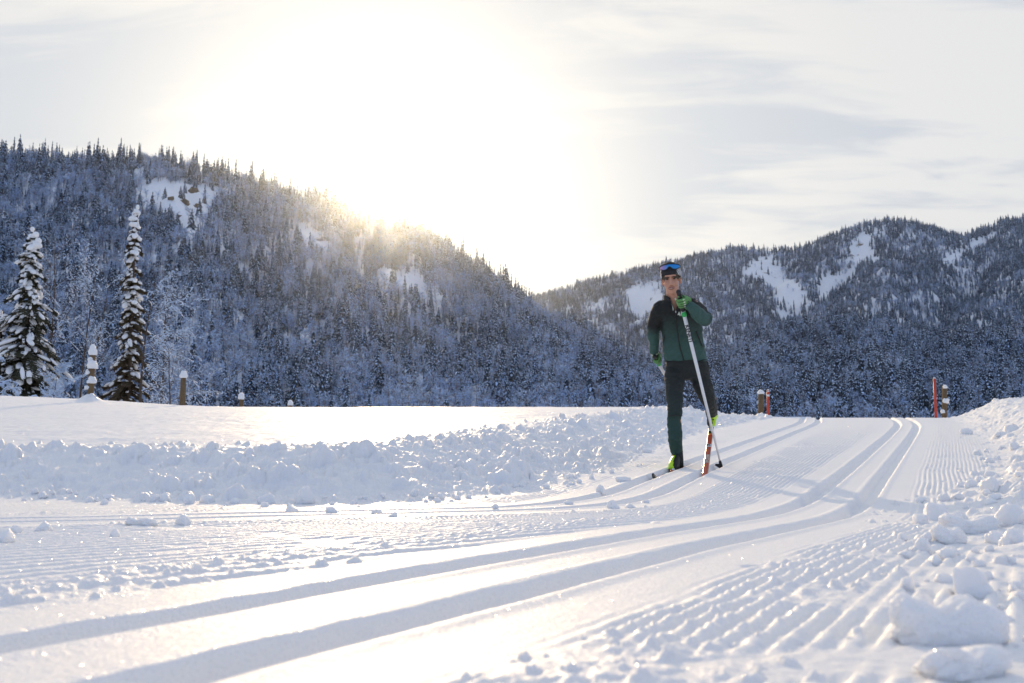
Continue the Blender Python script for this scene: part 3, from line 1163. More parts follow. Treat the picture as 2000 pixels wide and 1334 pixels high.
# --- near trees at the edge of the field
def snow_spruce(px, py_top, y, zb, rad, n_lev, snow_top, snow_low, seed, label, bare=0.0, brown=False):
    r = random.Random(seed)
    top = W(px, py_top, y)
    base = Vector((top.x, y, zb))
    H = top.z - zb
    root = empty('spruce_tree', base)
    tr = MB()
    tr.tube([base, base + Vector((.1, 0, H * .5)), base + Vector((0, 0, H))], [.20, .14, .02], 8)
    tr.build('trunk', M_BARK, root)
    nd_, sn = MB(), MB()
    for i in range(n_lev):
        f = (i + r.random() * .7) / n_lev
        z = H * (.10 + .885 * f)
        prof = rad * min(1, (1 - f) ** .85 * 1.15 + .03) * (1 - .25 * max(0, .25 - f) * 4 * .4)
        nb = 9 if f < .7 else 6
        a0 = r.random() * 6.28
        for k in range(nb):
            if r.random() < bare * (1 - f):
                continue
            a = a0 + 6.28 * k / nb + r.uniform(-.3, .3)
            L = prof * r.uniform(.3, 1.3)
            z = H * (.10 + .885 * f) + r.uniform(-.5, .5) * (1 - .6 * f)
            d = Vector((math.cos(a), math.sin(a), 0))
            s = Vector((-math.sin(a), math.cos(a), 0))
            droop = r.uniform(.45, 1.05)
            P = lambda t: base + Vector((0, 0, z)) + d * L * t + Vector((0, 0, L * (.12 * t - droop * t * t + .10 * t ** 4)))
            nd_.tube([P(0), P(.5), P(1)], [.035, .022, .008], 4, 1, cap=False)
            ns = max(4, int(8 + L * 6))
            for j in range(ns):
                t = (j + .6) / ns
                q = P(t)
                for sd in (-1, 1):
                    ln = (.20 + .55 * L * .33) * r.uniform(.7, 1.2) * (1.1 - .5 * t)
                    e = q + (s * sd * .75 + d * .55) * ln + Vector((0, 0, -.35 * ln * r.uniform(.5, 1.6)))
                    wv = Vector((0, 0, -.11 * r.uniform(.7, 1.5))) + d * .05
                    nd_.add([q, q + wv * .8 + d * .08, e + wv * .5, e], [(0, 1, 2, 3)], 0)
                nd_.add([q - d * .08, q + d * .12, q + d * .06 + Vector((0, 0, -.30 * r.uniform(.6, 1.3))), q + Vector((0, 0, -.26))], [(0, 1, 2, 3)], 0)
            amt = snow_low + (snow_top - snow_low) * f ** .8
            for j in range(3 + int(L * 3)):
                if r.random() > amt:
                    continue
                t = r.uniform(.25, 1.0)
                q = P(t)
                sl = (P(min(1, t + .1)) - P(t - .1)).normalized()
                rot = Vector((0, 0, 1)).rotation_difference(sl.cross(s).normalized() if sl.cross(s).z > 0 else -sl.cross(s).normalized()).to_matrix()
                k2 = r.uniform(.25, 1.35) * (.5 + .5 * amt)
                q = q + s * L * r.uniform(-.28, .28) + Vector((0, 0, -.12 * L * r.random()))
                az = Matrix.Rotation(a, 3, 'Z')
                sn.ball(q + Vector((0, 0, .05)), (.16 + .17 * L) * k2 * r.uniform(.7, 1.3), (.15 * k2 + .02) * r.uniform(.7, 1.4), .095 * k2 + .015, rot @ az, 7, 5)
    # the snow-laden leader
    if snow_top > .6:
        for k in range(4):
            sn.ball(base + Vector((r.uniform(-.10, .16) * (1 + k), r.uniform(-.1, .1), H * (.995 - .022 * k))), .13 + .09 * k * r.uniform(.6, 1.3), .15 + .05 * k, .17 + .05 * r.random(), None, 8, 6)
    o = nd_.build('foliage', [M_NEEDLE3 if brown else M_NEEDLE2, M_BARK], root, smooth=False)
    tag(o, kind='stuff')
    o = sn.build('snow_load', M_SNOWB, root)
    tag(o, kind='stuff')
    return tag(root, label, 'tree')


M_NEEDLE2 = plain('near_needles', (.030, .036, .022), .75, var=.5, scale=1.5, spec=.2, col2=(.060, .052, .030))


def bare_tree(px, y, zb, H, seed, label, lean=0.0, spread=.5, frost=.6, trunk=.12, arch=0.0, start=.25, fine=3, nlimb=16, side=0, name='bare_tree', limbs=None):
    r = random.Random(seed)
    u, w = ray(px, 700)
    base = Vector((u * y, y, zb))
    root = empty(name, base)
    wood, tw, sn = MB(), MB(), MB()
    TP = lambda t: base + Vector((lean * H * t * t + .05 * H * .3 * math.sin(4 * t + seed), 0, H * t * (1 - .12 * abs(lean) * t)))
    ts = [i / 8 for i in range(9)]
    wood.tube([TP(t) for t in ts], [trunk * (1 - .86 * t) for t in ts], 7, 0)

    def limb(p, d, L, rad, lvl):
        pts = [p]
        dd = d.copy()
        n = 5
        for i in range(n):
            dd = (dd + Vector((r.gauss(0, .13), r.gauss(0, .13), r.gauss(0, .10) - arch * (.30 + .12 * i) / n * 2)) * (.7 + .4 * lvl)).normalized()
            pts.append(pts[-1] + dd * L / n)
        wood_or = wood if lvl == 0 else tw
        wood_or.tube(pts, [rad * (1 - .8 * i / n) for i in range(n + 1)], 4 if lvl == 0 else 3, 0, cap=False)
        for i in range(n):
            a, b = pts[i], pts[i + 1]
            sl = (b - a).normalized()
            if abs(sl.z) < .85 and r.random() < frost:
                k = rad * (1 - .8 * i / n)
                up = Vector((0, 0, k * .8 + .012))
                h = max(.022, k * 1.15)
                sn.tube([a + up, a.lerp(b, .5) + up * 1.2, b + up * .8], [h * .9, h * 1.1, h * .7], 4, 0, cap=False)
        if lvl < fine:
            for i in range(1, n + 1):
                for q in range(2 if lvl < 2 else 1):
                    if r.random() < .82:
                        sdv = Vector((r.gauss(0, 1), r.gauss(0, 1), r.gauss(.25, .6))).normalized()
                        limb(pts[i], (dd * .75 + sdv * .8).normalized(), L * r.uniform(.28, .5), rad * .42, lvl + 1 if lvl + 1 < fine or r.random() < .6 else fine)
    for i in range(nlimb):
        t = start + (.97 - start) * (i + r.random()) / nlimb
        a = r.random() * 6.28
        if side:
            a = r.uniform(-.9, .9) if side > 0 else math.pi + r.uniform(-.9, .9)
        d = Vector((math.cos(a) * spread, math.sin(a) * spread * .8, r.uniform(.35, 1.0))).normalized()
        limb(TP(t), d, H * r.uniform(.24, .42) * (1.15 - .75 * t), trunk * .34 * (1.15 - .8 * t), 0)
    wood.build('trunk', M_BARK, root)
    o = tw.build('branches', M_TWIG2, root)
    tag(o, kind='stuff')
    if sn.v:
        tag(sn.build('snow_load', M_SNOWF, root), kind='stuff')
    return tag(root, label, 'tree')


M_TWIG2 = plain('near_twigs', (.10, .075, .055), .9, var=.4, scale=3.0, spec=.1)
M_NEEDLE3 = plain('dry_needles', (.050, .042, .022), .75, var=.5, scale=1.2, spec=.2, col2=(.105, .070, .040))
snow_spruce(64, 446, 62, -.6, 2.9, 30, 1.0, .40, 11, 'broad dark spruce heavily loaded with snow at the left edge')
snow_spruce(266, 402, 68, -.6, 1.6, 38, .98, .10, 12, 'tall narrow spruce with a white snowy top and brown thin lower crown', bare=.75, brown=True)
snow_spruce(2, 610, 62, -.6, 2.0, 18, .7, .55, 15, 'lower spruce half hidden at the very left edge behind the broad one')
bare_tree(278, 64, -.6, 13.0, 21, 'arching broadleaf tree with long snow-laden boughs beside the narrow spruce', lean=.05, spread=1.15, frost=.55, trunk=.13, arch=.55, start=.22, side=1, nlimb=13, fine=2)
bare_tree(166, 72, -.6, 15.5, 22, 'tall thin birch behind the first fence post, left of two', lean=.02, spread=.42, frost=.35, trunk=.11, start=.4, nlimb=9, fine=2, name='birch_tree')
bare_tree(174, 73, -.6, 15.0, 23, 'tall thin birch leaning right behind the first fence post', lean=.07, spread=.42, frost=.35, trunk=.10, start=.4, nlimb=9, fine=2, name='birch_tree')
bare_tree(92, 92, -.6, 22.0, 24, 'brown-twigged tall tree with a rounded crown behind the broad spruce', spread=.6, frost=.15, trunk=.18, start=.5, nlimb=13)
bare_tree(312, 78, -.6, 15.0, 25, 'brown bare tree with snow dots right of the narrow spruce', lean=.03, spread=.6, frost=.14, trunk=.13, start=.35, nlimb=12)
bare_tree(338, 60, -.6, 8.0, 26, 'slender bare tree just left of the tall wooden fence post', lean=-.02, spread=.6, frost=.3, trunk=.09, start=.2, nlimb=9, fine=2)
bare_tree(30, 44, .6, 4.6, 27, 'bent snow-covered sapling at the bottom of the broad spruce', lean=-.35, spread=.8, frost=1.0, trunk=.05, arch=.9, start=.3, nlimb=9)
bare_tree(112, 56, -.6, 6.5, 28, 'small bare tree right of the broad spruce', spread=.7, frost=.6, trunk=.06, start=.25, nlimb=10)


def bush(px, y, H, seed, label, nstem=9):
    r = random.Random(seed)
    u, _ = ray(px, 780)
    base = Vector((u * y, y, -.6))
    root = empty('frosted_bush', base)
    tw, sn = MB(), MB()
    for i in range(nstem):
        a = r.random() * 6.28
        d = Vector((math.cos(a) * .6, math.sin(a) * .6, r.uniform(.8, 1.4))).normalized()
        p = base + Vector((r.gauss(0, .3), r.gauss(0, .3), 0))
        pts = [p]
        for k in range(5):
            d = (d + Vector((r.gauss(0, .15), r.gauss(0, .15), -.10))).normalized()
            pts.append(pts[-1] + d * H / 4.4)
        tw.tube(pts, [.035 * (1 - .15 * k) for k in range(6)], 4, 0, cap=False)
        for k in range(1, 6):
            for q in range(7):
                dd = (d + Vector((r.gauss(0, .8), r.gauss(0, .8), r.gauss(.1, .6)))).normalized()
                l = r.uniform(.3, .9)
                e = pts[k] + dd * l
                m = pts[k].lerp(e, .5) + Vector((0, 0, .05))
                tw.tube([pts[k], m, e], [.014, .010, .004], 3, 0, cap=False)
                sn.tube([pts[k] + Vector((0, 0, .02)), m + Vector((0, 0, .035)), e + Vector((0, 0, .02))], [.016, .034, .014], 4, 0, cap=False)
                for z in range(3):
                    e2 = m.lerp(e, r.random()) + Vector((r.gauss(0, .2), r.gauss(0, .2), r.gauss(.05, .15)))
                    sn.tube([m, e2], [.012, .008], 3, 0, cap=False)
    tag(tw.build('branches', M_TWIG2, root), kind='stuff')
    tag(sn.build('snow_load', M_SNOWB, root), kind='stuff')
    tag(root, label, 'bush', 'frosted bushes beyond the field')


for i, (px, y, H) in enumerate(((205, 70, 4.4), (232, 64, 3.6), (310, 66, 4.0), (395, 74, 4.2), (430, 80, 4.6), (500, 88, 4.8), (545, 95, 4.6), (610, 104, 4.8), (20, 50, 3.6), (118, 60, 3.2))):
    bush(px, y, H, 400 + i, ('frosted bush behind the first fence post', 'frosted bush left of the narrow spruce', 'frosted bush at the foot of the arching tree',
                              'frosted bush right of the tall bare-sided fence post', 'frosted bush left of the short fence post stub', 'frosted bush right of the short fence post stub',
                              'frosted bush left of the lowest fence post', 'frosted bush right of the lowest fence post', 'frosted bush at the left edge below the spruces',
                              'frosted bush right of the bent sapling')[i])

# --- chunks of snow lying loose on the trail and the banks
def broken_lump(seed, rough):
    """a clod of snow broken off a bank: some flat faces, some crumbly ones"""
    r = random.Random(seed)
    me = lump_mesh(r, 1, .95, 1, rough=rough * .6, sub=4)
    co = np.array([v.co[:] for v in me.vertices])
    for k in range(6):
        n_ = np.array([r.gauss(0, 1), r.gauss(0, 1), r.gauss(.1, .8)])
        n_ /= np.linalg.norm(n_)
        lim = r.uniform(.55, .85)
        d = co @ n_
        over = np.maximum(d - lim, 0)
        co -= np.outer(over * .88, n_)
    co *= 1.18
    for i, v in enumerate(me.vertices):
        c = Vector(co[i])
        v.co = c * (1 + .07 * mnoise.noise(c * 6 + Vector((seed, 0, 0))) + .05 * mnoise.noise(c * 14) + .03 * mnoise.noise(c * 28))
    return me


M_CHUNK = snow_mat('snow_chunk', sss=.45, grain=False)
CH = [broken_lump(500 + i, rf) for i, rf in enumerate((.24, .36, .48, .40, .30, .52))]
for me in CH:
    me.materials.append(M_CHUNK)
    me.polygons.foreach_set('use_smooth', np.ones(len(me.polygons), bool))
chunk_rng = random.Random(9)


def chunk(px, py, wpx, label, group='loose snow chunks', tall=1.0, var=None, tilt=0.0, wide=1.0):
    p = on_ground(px, py)
    s = wpx / 2 / FPX * p.y
    o = bpy.data.objects.new('snow_chunk', CH[chunk_rng.randrange(6) if var is None else var])
    o.scale = (s, s * chunk_rng.uniform(.75, 1.0), s * tall * 1.12)
    o.rotation_euler = (tilt, tilt * .6, chunk_rng.random() * 6.28 if wide == 1.0 else 0)
    o.location = (p.x, p.y + s * .3, p.z + s * tall * .20)
    COL.objects.link(o)
    tag(o, label, 'snow chunk', group)


def slab(sx, sy, sz, seed):
    """a broken block of packed snow: flat faces, a hollow along its top and one raised corner"""
    me = lump_mesh(random.Random(seed), 1, 1, 1, rough=.22, sub=5)
    co = mesh_co_(me)
    p = 5.0
    n_ = (np.abs(co) ** p).sum(1) ** (1 / p)
    l_ = np.linalg.norm(co, axis=1)
    co = co * (.45 + .55 * l_ / np.maximum(n_, .05))[:, None]
    up = sstep(-.2, .6, co[:, 2])
    co[:, 2] += up * (-.38 * np.exp(-((co[:, 0] + .12) / .30) ** 2) + .26 * np.exp(-((co[:, 0] + .85) / .22) ** 2) + .10 * np.exp(-((co[:, 0] - .5) / .3) ** 2))
    co[:, 2] += .05 * fbm(co[:, 0] * 3 + 9, co[:, 1] * 3 + co[:, 2] * 2, 3, seed)
    co *= np.array([1 + .05 * mnoise.noise(Vector(c) * 6) + .035 * mnoise.noise(Vector(c) * 15) + .02 * mnoise.noise(Vector(c) * 34) for c in co])[:, None]
    co *= np.array([sx, sy, sz])
    me.vertices.foreach_set('co', co.astype(np.float32).ravel())
    me.update()
    me.materials.append(M_CHUNK)
    me.polygons.foreach_set('use_smooth', np.ones(len(me.polygons), bool))
    return me


def mesh_co_(me):
    a = np.empty(len(me.vertices) * 3, np.float32)
    me.vertices.foreach_get('co', a)
    return a.reshape(-1, 3).astype(float)


def put_slab(px, py, wpx, depth, tall, turn, seed, label, sink=.35):
    p = on_ground(px, py)
    s = wpx / 2 / FPX * p.y
    o = bpy.data.objects.new('snow_chunk', slab(s, s * depth, s * tall, seed))
    o.location = (p.x, p.y + s * depth, p.z + s * tall * (1 - sink) * .50)
    o.rotation_euler = (R(-8), R(3), turn)
    COL.objects.link(o)
    tag(o, label, 'snow chunk')


put_slab(1872, 1262, 215, .45, .52, .10, 3, 'biggest curved slab of snow at the bottom right corner', .15)
put_slab(1800, 1228, 95, .30, .95, .5, 4, 'upright sheet of snow behind the biggest slab', .3)
put_slab(1912, 1042, 108, .6, .42, -.25, 6, 'long smooth block of snow on the right', .2)
put_slab(1862, 1062, 60, .7, .72, .3, 8, 'broad toothed chunk in front of the long block', .1)
put_slab(1908, 1328, 200, .6, .34, .6, 12, 'rounded lump cut by the bottom edge under the biggest slab', .3)
put_slab(272, 1026, 60, .5, .30, -.2, 9, 'pointed wedge-shaped ice slab lying across the left ski track', .2)
NAMED = [
    (592, 982, 38, 'largest round snowball at the foot of the left bank', .95), (522, 984, 32, 'lumpy snowball left of the largest one at the left bank foot', .8),
    (459, 984, 18, 'small single snowball between the snowball row and the lumpy one', .9), (404, 981, 24, 'rightmost ball of the snowball row at the left bank foot', .8),
    (370, 981, 25, 'ball second from the right in the snowball row', .85), (320, 980, 22, 'ball third from the right in the snowball row', .9),
    (302, 978, 18, 'half-hidden ball at the left end of the snowball row', .9), (210, 976, 20, 'snowball left of the snowball row, below the bank', .75),
    (185, 980, 14, 'smaller ball just right of the leftmost pair', .8), (173, 981, 16, 'leftmost tiny ball at the left bank foot', .8),
    (568, 1000, 27, 'flat chunk on the upper ski track below the largest snowball', .55), (358, 1023, 26, 'square-edged chunk beside the left ski track', .8),
    (82, 1036, 34, 'low crumbled pile on the left ski track near the left edge', .6), (30, 1040, 24, 'round chunk near the left edge below the ski track', .75),
    (6, 1058, 40, 'chunk cut by the left edge of the picture', .7), (222, 1049, 20, 'single chunk on the corduroy below the slab', .9),
    (645, 1000, 24, 'chunk right of the flat one on the upper track', .5),
    (735, 1004, 26, 'small low chunk at mid track, left of the bend', .5), (768, 1010, 20, 'small chunk touching the left track edge mid way', .6), (968, 993, 14, 'tiny chunk at the bank side of the left track', .8),
    (858, 975, 18, 'ball at the foot of the mid left bank', .8), (1112, 985, 17, 'chunk between bank and track before the bend', .6),
    (1174, 962, 22, 'leaning chunk just above the bend of the left track', .8), (1197, 993, 27, 'egg-shaped chunk between the grooves at the bend', .7),
    (1215, 940, 30, 'flat chunk up beside the left track near the ski tip', .45), (1264, 884, 18, 'round chunk lying alone left of the skier', .6),
    (1232, 992, 22, 'low chunk right of the egg-shaped one', .5), (1262, 982, 13, 'small chunk right of the bend', .7),
    
    (1900, 1160, 78, 'double lump above the biggest slab', .75),
    (1848, 1138, 38, 'single pointed lump left of the double lump', .6), 
    (1802, 1075, 40, 'sharp-cornered chunk left of the toothed one', .75), (1826, 1052, 34, 'ball left of the toothed chunk', .8),
    (1830, 1018, 46, 'upright block left of the long block', 1.0), 
    (1800, 1022, 28, 'round ball left of the upright block', .8), (1802, 982, 20, 'small round ball up-trail of the upright block', .9),
    (1856, 1088, 34, 'low chunk below the toothed chunk', .7), (1826, 1104, 30, 'chunk below the sharp-cornered one', .8), (1768, 1088, 24, 'small chunk farthest left of the right pile', .6),
    (1912, 1106, 26, 'round chunk right of the low one', .7), (1950, 1062, 36, 'chunk near the right edge, below the long block', 1.0), (1982, 1062, 44, 'chunk at the right edge beside it', .8),
    (1985, 1022, 60, 'big lump at the right edge behind the long block', .8), (1940, 955, 44, 'lump on the foot of the right bank above the long block', .7),
    (1888, 848, 23, 'ball high on the right side of the trail', .75), (1910, 888, 19, 'ball alone right of the far corduroy', .7), (1848, 978, 26, 'ball up-trail of the long block', .7),
    (1880, 952, 18, 'small ball on the edge of the far corduroy', .8), (1172, 790, 8, 'tiny white lump on the far edge of the field', 1.2),
]
for px, py, w, lab, tall in NAMED:
    chunk(px, py, w, lab, None, tall, wide=1.0 if w < 60 else 2.0)
for i in range(70):
    t = chunk_rng.random()
    px = 1690 + 330 * chunk_rng.random() ** .6
    py = 850 + 420 * t ** 1.2
    x_foot = np.interp(py, [850, 900, 960, 1000, 1050, 1300], [1930, 1925, 1870, 1800, 1770, 1760])
    if px < x_foot - 10:
        continue
    chunk(px, py, chunk_rng.uniform(9, 26) * (.7 + .5 * t), 'small loose snow chunk scattered at the foot of the right bank', 'small chunks at the right bank', chunk_rng.uniform(.55, .95))
for i in range(46):
    px = chunk_rng.uniform(0, 1250)
    py = np.interp(px, [0, 300, 600, 850, 1000, 1150, 1250], [968, 978, 980, 974, 960, 930, 892]) + chunk_rng.uniform(-8, 12)
    chunk(px, py, chunk_rng.uniform(7, 17), 'small loose snow chunk scattered at the foot of the left bank', 'small chunks at the left bank', chunk_rng.uniform(.6, .95))
# ---------------------------------------------------------------- the skier
def remesh(parts, voxel, smooth=4, fac=.5):
    me = bpy.data.meshes.new('tmp')
    me.from_pydata(parts.v, [], parts.f)
    o = bpy.data.objects.new('tmp', me)
    COL.objects.link(o)
    m = o.modifiers.new('r', 'REMESH')
    m.mode = 'VOXEL'
    m.voxel_size = voxel
    if smooth:
        s = o.modifiers.new('s', 'SMOOTH')
        s.iterations = smooth
        s.factor = fac
    dg = bpy.context.evaluated_depsgraph_get()
    dg.update()
    out = bpy.data.meshes.new_from_object(o.evaluated_get(dg))
    bpy.data.objects.remove(o)
    out.materials.clear()
    return out


def mesh_co(me):
    a = np.empty(len(me.vertices) * 3, np.float32)
    me.vertices.foreach_get('co', a)
    return a.reshape(-1, 3).astype(float)


def set_co(me, co):
    me.vertices.foreach_set('co', co.astype(np.float32).ravel())
    me.update()


def limb(mb, pts, rad, per=5, n=14):
    q = spline([(*p, r) for p, r in zip(pts, rad)], per)
    mb.tube([Vector(v[:3]) for v in q], [float(v[3]) for v in q], n, round_ends=True)


def wrinkle(me, amp, sc, seed, zs=1.0):
    me.update()
    co = mesh_co(me)
    nr = np.empty(len(me.vertices) * 3, np.float32)
    me.vertices.foreach_get('normal', nr)
    nr = nr.reshape(-1, 3)
    d = fbm(co[:, 0] * sc + co[:, 1] * sc * .7, co[:, 2] * sc * zs + co[:, 1] * sc * .4, 3, seed)
    set_co(me, co + nr * (amp * d)[:, None])


def fabric(name, dark, light, rough=.75, knit=0.0, kscale=1.0, spec=.3):
    """cloth whose dye runs from dark to light along the garment (attribute dye), with a fine knitted pattern"""
    m, nt, b = new_mat(name)
    at = nd(nt, 'ShaderNodeAttribute', attribute_name='dye')
    tc = nd(nt, 'ShaderNodeTexCoord')
    mx = nd(nt, 'ShaderNodeMix', data_type='RGBA')
    mx.inputs[6].default_value = (*dark, 1)
    mx.inputs[7].default_value = (*light, 1)
    nt.links.new(at.outputs['Fac'], mx.inputs[0])
    col = mx.outputs[2]
    if knit:
        mp = nd(nt, 'ShaderNodeMapping')
        mp.inputs['Rotation'].default_value = (0, R(45), 0)
        mp.inputs['Scale'].default_value = (kscale, .001, kscale)
        nt.links.new(tc.outputs['Object'], mp.inputs['Vector'])
        ck = nd(nt, 'ShaderNodeTexVoronoi', i_Scale=1.0, distance='CHEBYCHEV')
        ck.inputs['Randomness'].default_value = 0.0
        nt.links.new(mp.outputs[0], ck.inputs['Vector'])
        lt = nd(nt, 'ShaderNodeMath', operation='GREATER_THAN')
        nt.links.new(ck.outputs['Distance'], lt.inputs[0])
        lt.inputs[1].default_value = .40
        ml = nd(nt, 'ShaderNodeMath', operation='MULTIPLY')
        nt.links.new(lt.outputs[0], ml.inputs[0])
        nt.links.new(at.outputs['Fac'], ml.inputs[1])
        ml2 = nd(nt, 'ShaderNodeMath', operation='MULTIPLY')
        nt.links.new(ml.outputs[0], ml2.inputs[0])
        ml2.inputs[1].default_value = knit
        m2 = nd(nt, 'ShaderNodeMix', data_type='RGBA')
        nt.links.new(ml2.outputs[0], m2.inputs[0])
        nt.links.new(col, m2.inputs[6])
        m2.inputs[7].default_value = (*[c * .35 for c in light], 1)
        col = m2.outputs[2]
    nt.links.new(col, b.inputs['Base Color'])
    b.inputs['Roughness'].default_value = rough
    b.inputs['Specular IOR Level'].default_value = spec
    nz = nd(nt, 'ShaderNodeTexNoise', i_Scale=11.0, i_Detail=6.0)
    nt.links.new(tc.outputs['Object'], nz.inputs['Vector'])
    bp = nd(nt, 'ShaderNodeBump', i_Strength=.8, i_Distance=.03)
    nt.links.new(nz.outputs['Fac'], bp.inputs['Height'])
    nt.links.new(bp.outputs[0], b.inputs['Normal'])
    return m


def set_dye(me, v):
    a = me.attributes.new('dye', 'FLOAT', 'POINT')
    a.data.foreach_set('value', np.clip(v, 0, 1).astype(np.float32))


M_JACKET = fabric('jacket_cloth', (.012, .014, .014), (.048, .112, .098), .7, .45, 70)
M_TROUSER = fabric('trouser_cloth', (.024, .029, .028), (.035, .085, .072), .75, .8, 62)
M_SKIN = plain('skin', (.56, .30, .19), .5, var=.12, scale=9.0, col2=(.63, .31, .21))
M_BLACK = plain('black_cloth', (.013, .014, .014), .7, var=.2)
M_GRIP = plain('black_grip', (.014, .014, .014), .5, var=.1)
M_LIME = plain('lime_shell', (.50, .80, .02), .4, var=.06)
M_GLOVE = plain('green_glove', (.115, .30, .085), .65, var=.22, scale=60.0)
M_CREAM = plain('cream_pad', (.58, .62, .50), .7)
M_SHAFT = plain('white_shaft', (.80, .80, .80), .3, var=.02)
M_BLUE = plain('blue_shirt', (.03, .09, .26), .8)
M_GREEN = plain('green_print', (.03, .45, .10), .5)
M_SKIRED = plain('red_ski_top', (.50, .075, .035), .25, var=.18, scale=25.0)
M_SKIBLK = plain('black_ski_edge', (.02, .02, .022), .3)
M_SILVER = plain('silver', (.62, .64, .67), .35, var=.05)
M_LIP = plain('lips', (.33, .12, .09), .5)
M_TOOTH = plain('teeth', (.72, .68, .62), .4)
M_BROW = plain('brow_hair', (.035, .022, .015), .8)
M_EYE = plain('eyes', (.035, .025, .02), .2)
M_HAIR = plain('hair', (.085, .065, .045), .8, var=.4, scale=80.0)
M_LENS, nt_, b_ = new_mat('mirror_lens')
tc_ = nd(nt_, 'ShaderNodeTexCoord')
sp_ = nd(nt_, 'ShaderNodeSeparateXYZ')
nt_.links.new(tc_.outputs['Generated'], sp_.inputs[0])
rp_ = nd(nt_, 'ShaderNodeValToRGB')
rp_.color_ramp.elements[0].color = (.46, .28, .50, 1)
rp_.color_ramp.elements[0].position = .02
rp_.color_ramp.elements[1].color = (.025, .25, .62, 1)
rp_.color_ramp.elements[1].position = .35
nt_.links.new(sp_.outputs[0], rp_.inputs[0])
nt_.links.new(rp_.outputs[0], b_.inputs['Base Color'])
b_.inputs['Roughness'].default_value = .15
b_.inputs['Metallic'].default_value = .5
# black cloth with a bold white angular print
M_BAND, nt_, b_ = new_mat('printed_band')
tc_ = nd(nt_, 'ShaderNodeTexCoord')
wv_ = nd(nt_, 'ShaderNodeTexWave', i_Scale=17.0, i_Distortion=5.0, i_Detail=1.0)
wv_.bands_direction = 'DIAGONAL'
nt_.links.new(tc_.outputs['Object'], wv_.inputs['Vector'])
at_ = nd(nt_, 'ShaderNodeAttribute', attribute_name='dye')
gt_ = nd(nt_, 'ShaderNodeMath', operation='GREATER_THAN')
gt_.inputs[1].default_value = .52
nt_.links.new(wv_.outputs['Fac'], gt_.inputs[0])
mm_ = nd(nt_, 'ShaderNodeMath', operation='MULTIPLY')
nt_.links.new(gt_.outputs[0], mm_.inputs[0])
nt_.links.new(at_.outputs['Fac'], mm_.inputs[1])
mx_ = nd(nt_, 'ShaderNodeMix', data_type='RGBA')
mx_.inputs[6].default_value = (.012, .012, .012, 1)
mx_.inputs[7].default_value = (.80, .80, .80, 1)
nt_.links.new(mm_.outputs[0], mx_.inputs[0])
nt_.links.new(mx_.outputs[2], b_.inputs['Base Color'])
b_.inputs['Roughness'].default_value = .7


def groove_line(off):
    """the floor of one groove of the left track pair, as 3-D points from near to far"""
    seg = np.gradient(LT, axis=0)
    seg /= np.hypot(*seg.T)[:, None]
    P = LT + np.stack([-seg[:, 1], seg[:, 0]], 1) * off
    P = spline(P, 6)
    P = P[(P[:, 1] > 4) & (P[:, 1] < 13)]
    z = fan_at(Z, P[:, 0], P[:, 1])
    k = np.ones(9) / 9
    z = np.convolve(np.pad(z, 4, mode='edge'), k, mode='valid')
    return np.column_stack([P, z])


def nearest_px(G, px):
    q = np.array([proj(*g)[0] for g in G])
    return int(np.argmin(abs(q - px)))


def walk(G, i, dist):
    """point at a signed distance along the groove from index i (positive: towards the camera)"""
    s = np.concatenate([[0], np.cumsum(np.linalg.norm(np.diff(G, axis=0), axis=1))])
    t = s[i] - dist
    return Vector([float(np.interp(t, s, G[:, k])) for k in range(3)])


G1, G2 = groove_line(SEP), groove_line(-SEP)
i1 = nearest_px(G1, 1322)
foot = walk(G1, i1, 0)
D0 = foot.y
S = D0 - 8.75
skier = None

# --- body under the clothes: one continuous figure
hc = W(1311, 546, 8.45 + S)                       # head centre at eye level
HR = Matrix.Rotation(R(-13), 3, 'Z') @ Matrix.Rotation(R(-4), 3, 'Y') @ Matrix.Rotation(R(6), 3, 'X')
H = lambda x, y, z: hc + HR @ Vector((x, y, z))
rsh, rel, rwr = W(1287, 601, 8.56 + S), W(1276, 647, 8.76 + S), W(1277, 686, 8.92 + S)
lsh, lel, lwr = W(1355, 596, 8.50 + S), W(1377, 624, 8.32 + S), W(1350, 600, 8.16 + S)
rhip, rkn, ran = W(1322, 722, 8.86 + S), W(1318, 797, 8.72 + S), W(1325, 890, 8.80 + S)
lhip, lkn, lan = W(1364, 722, 8.88 + S), W(1385, 785, 8.94 + S), W(1391, 810, 9.20 + S)
neck = W(1316, 584, 8.50 + S)

X1 = Vector((1, 0, 0))
body = MB()
body.ball(H(0, .012, .045), .078, .098, .088, HR, 18, 12)          # cranium
body.ball(H(0, -.022, -.050), .060, .070, .082, HR, 18, 12)        # face and jaw
body.ball(H(0, -.052, -.107), .030, .034, .028, HR, 12, 8)         # chin
body.ball(H(-.040, -.060, -.040), .026, .026, .030, HR, 10, 8)     # cheek bones
body.ball(H(.040, -.060, -.040), .026, .026, .030, HR, 10, 8)
body.ball(H(0, -.080, .026), .052, .020, .016, HR, 12, 8)          # brow
body.tube([H(0, -.080, .012), H(0, -.100, -.020), H(0, -.116, -.048)], [.010, .012, .014], 10, round_ends=True)
body.ball(H(-.014, -.098, -.053), .011, .012, .010, HR, 8, 6)
body.ball(H(.014, -.098, -.053), .011, .012, .010, HR, 8, 6)
body.ball(H(0, -.088, -.083), .030, .014, .018, HR, 10, 8)         # mouth area
for sx in (-1, 1):
    body.ball(H(sx * .077, .018, -.016), .011, .020, .031, HR, 10, 8)
limb(body, [H(0, .012, -.06), neck + Vector((0, .02, -.01)), W(1318, 604, 8.56 + S)], [.056, .058, .066])
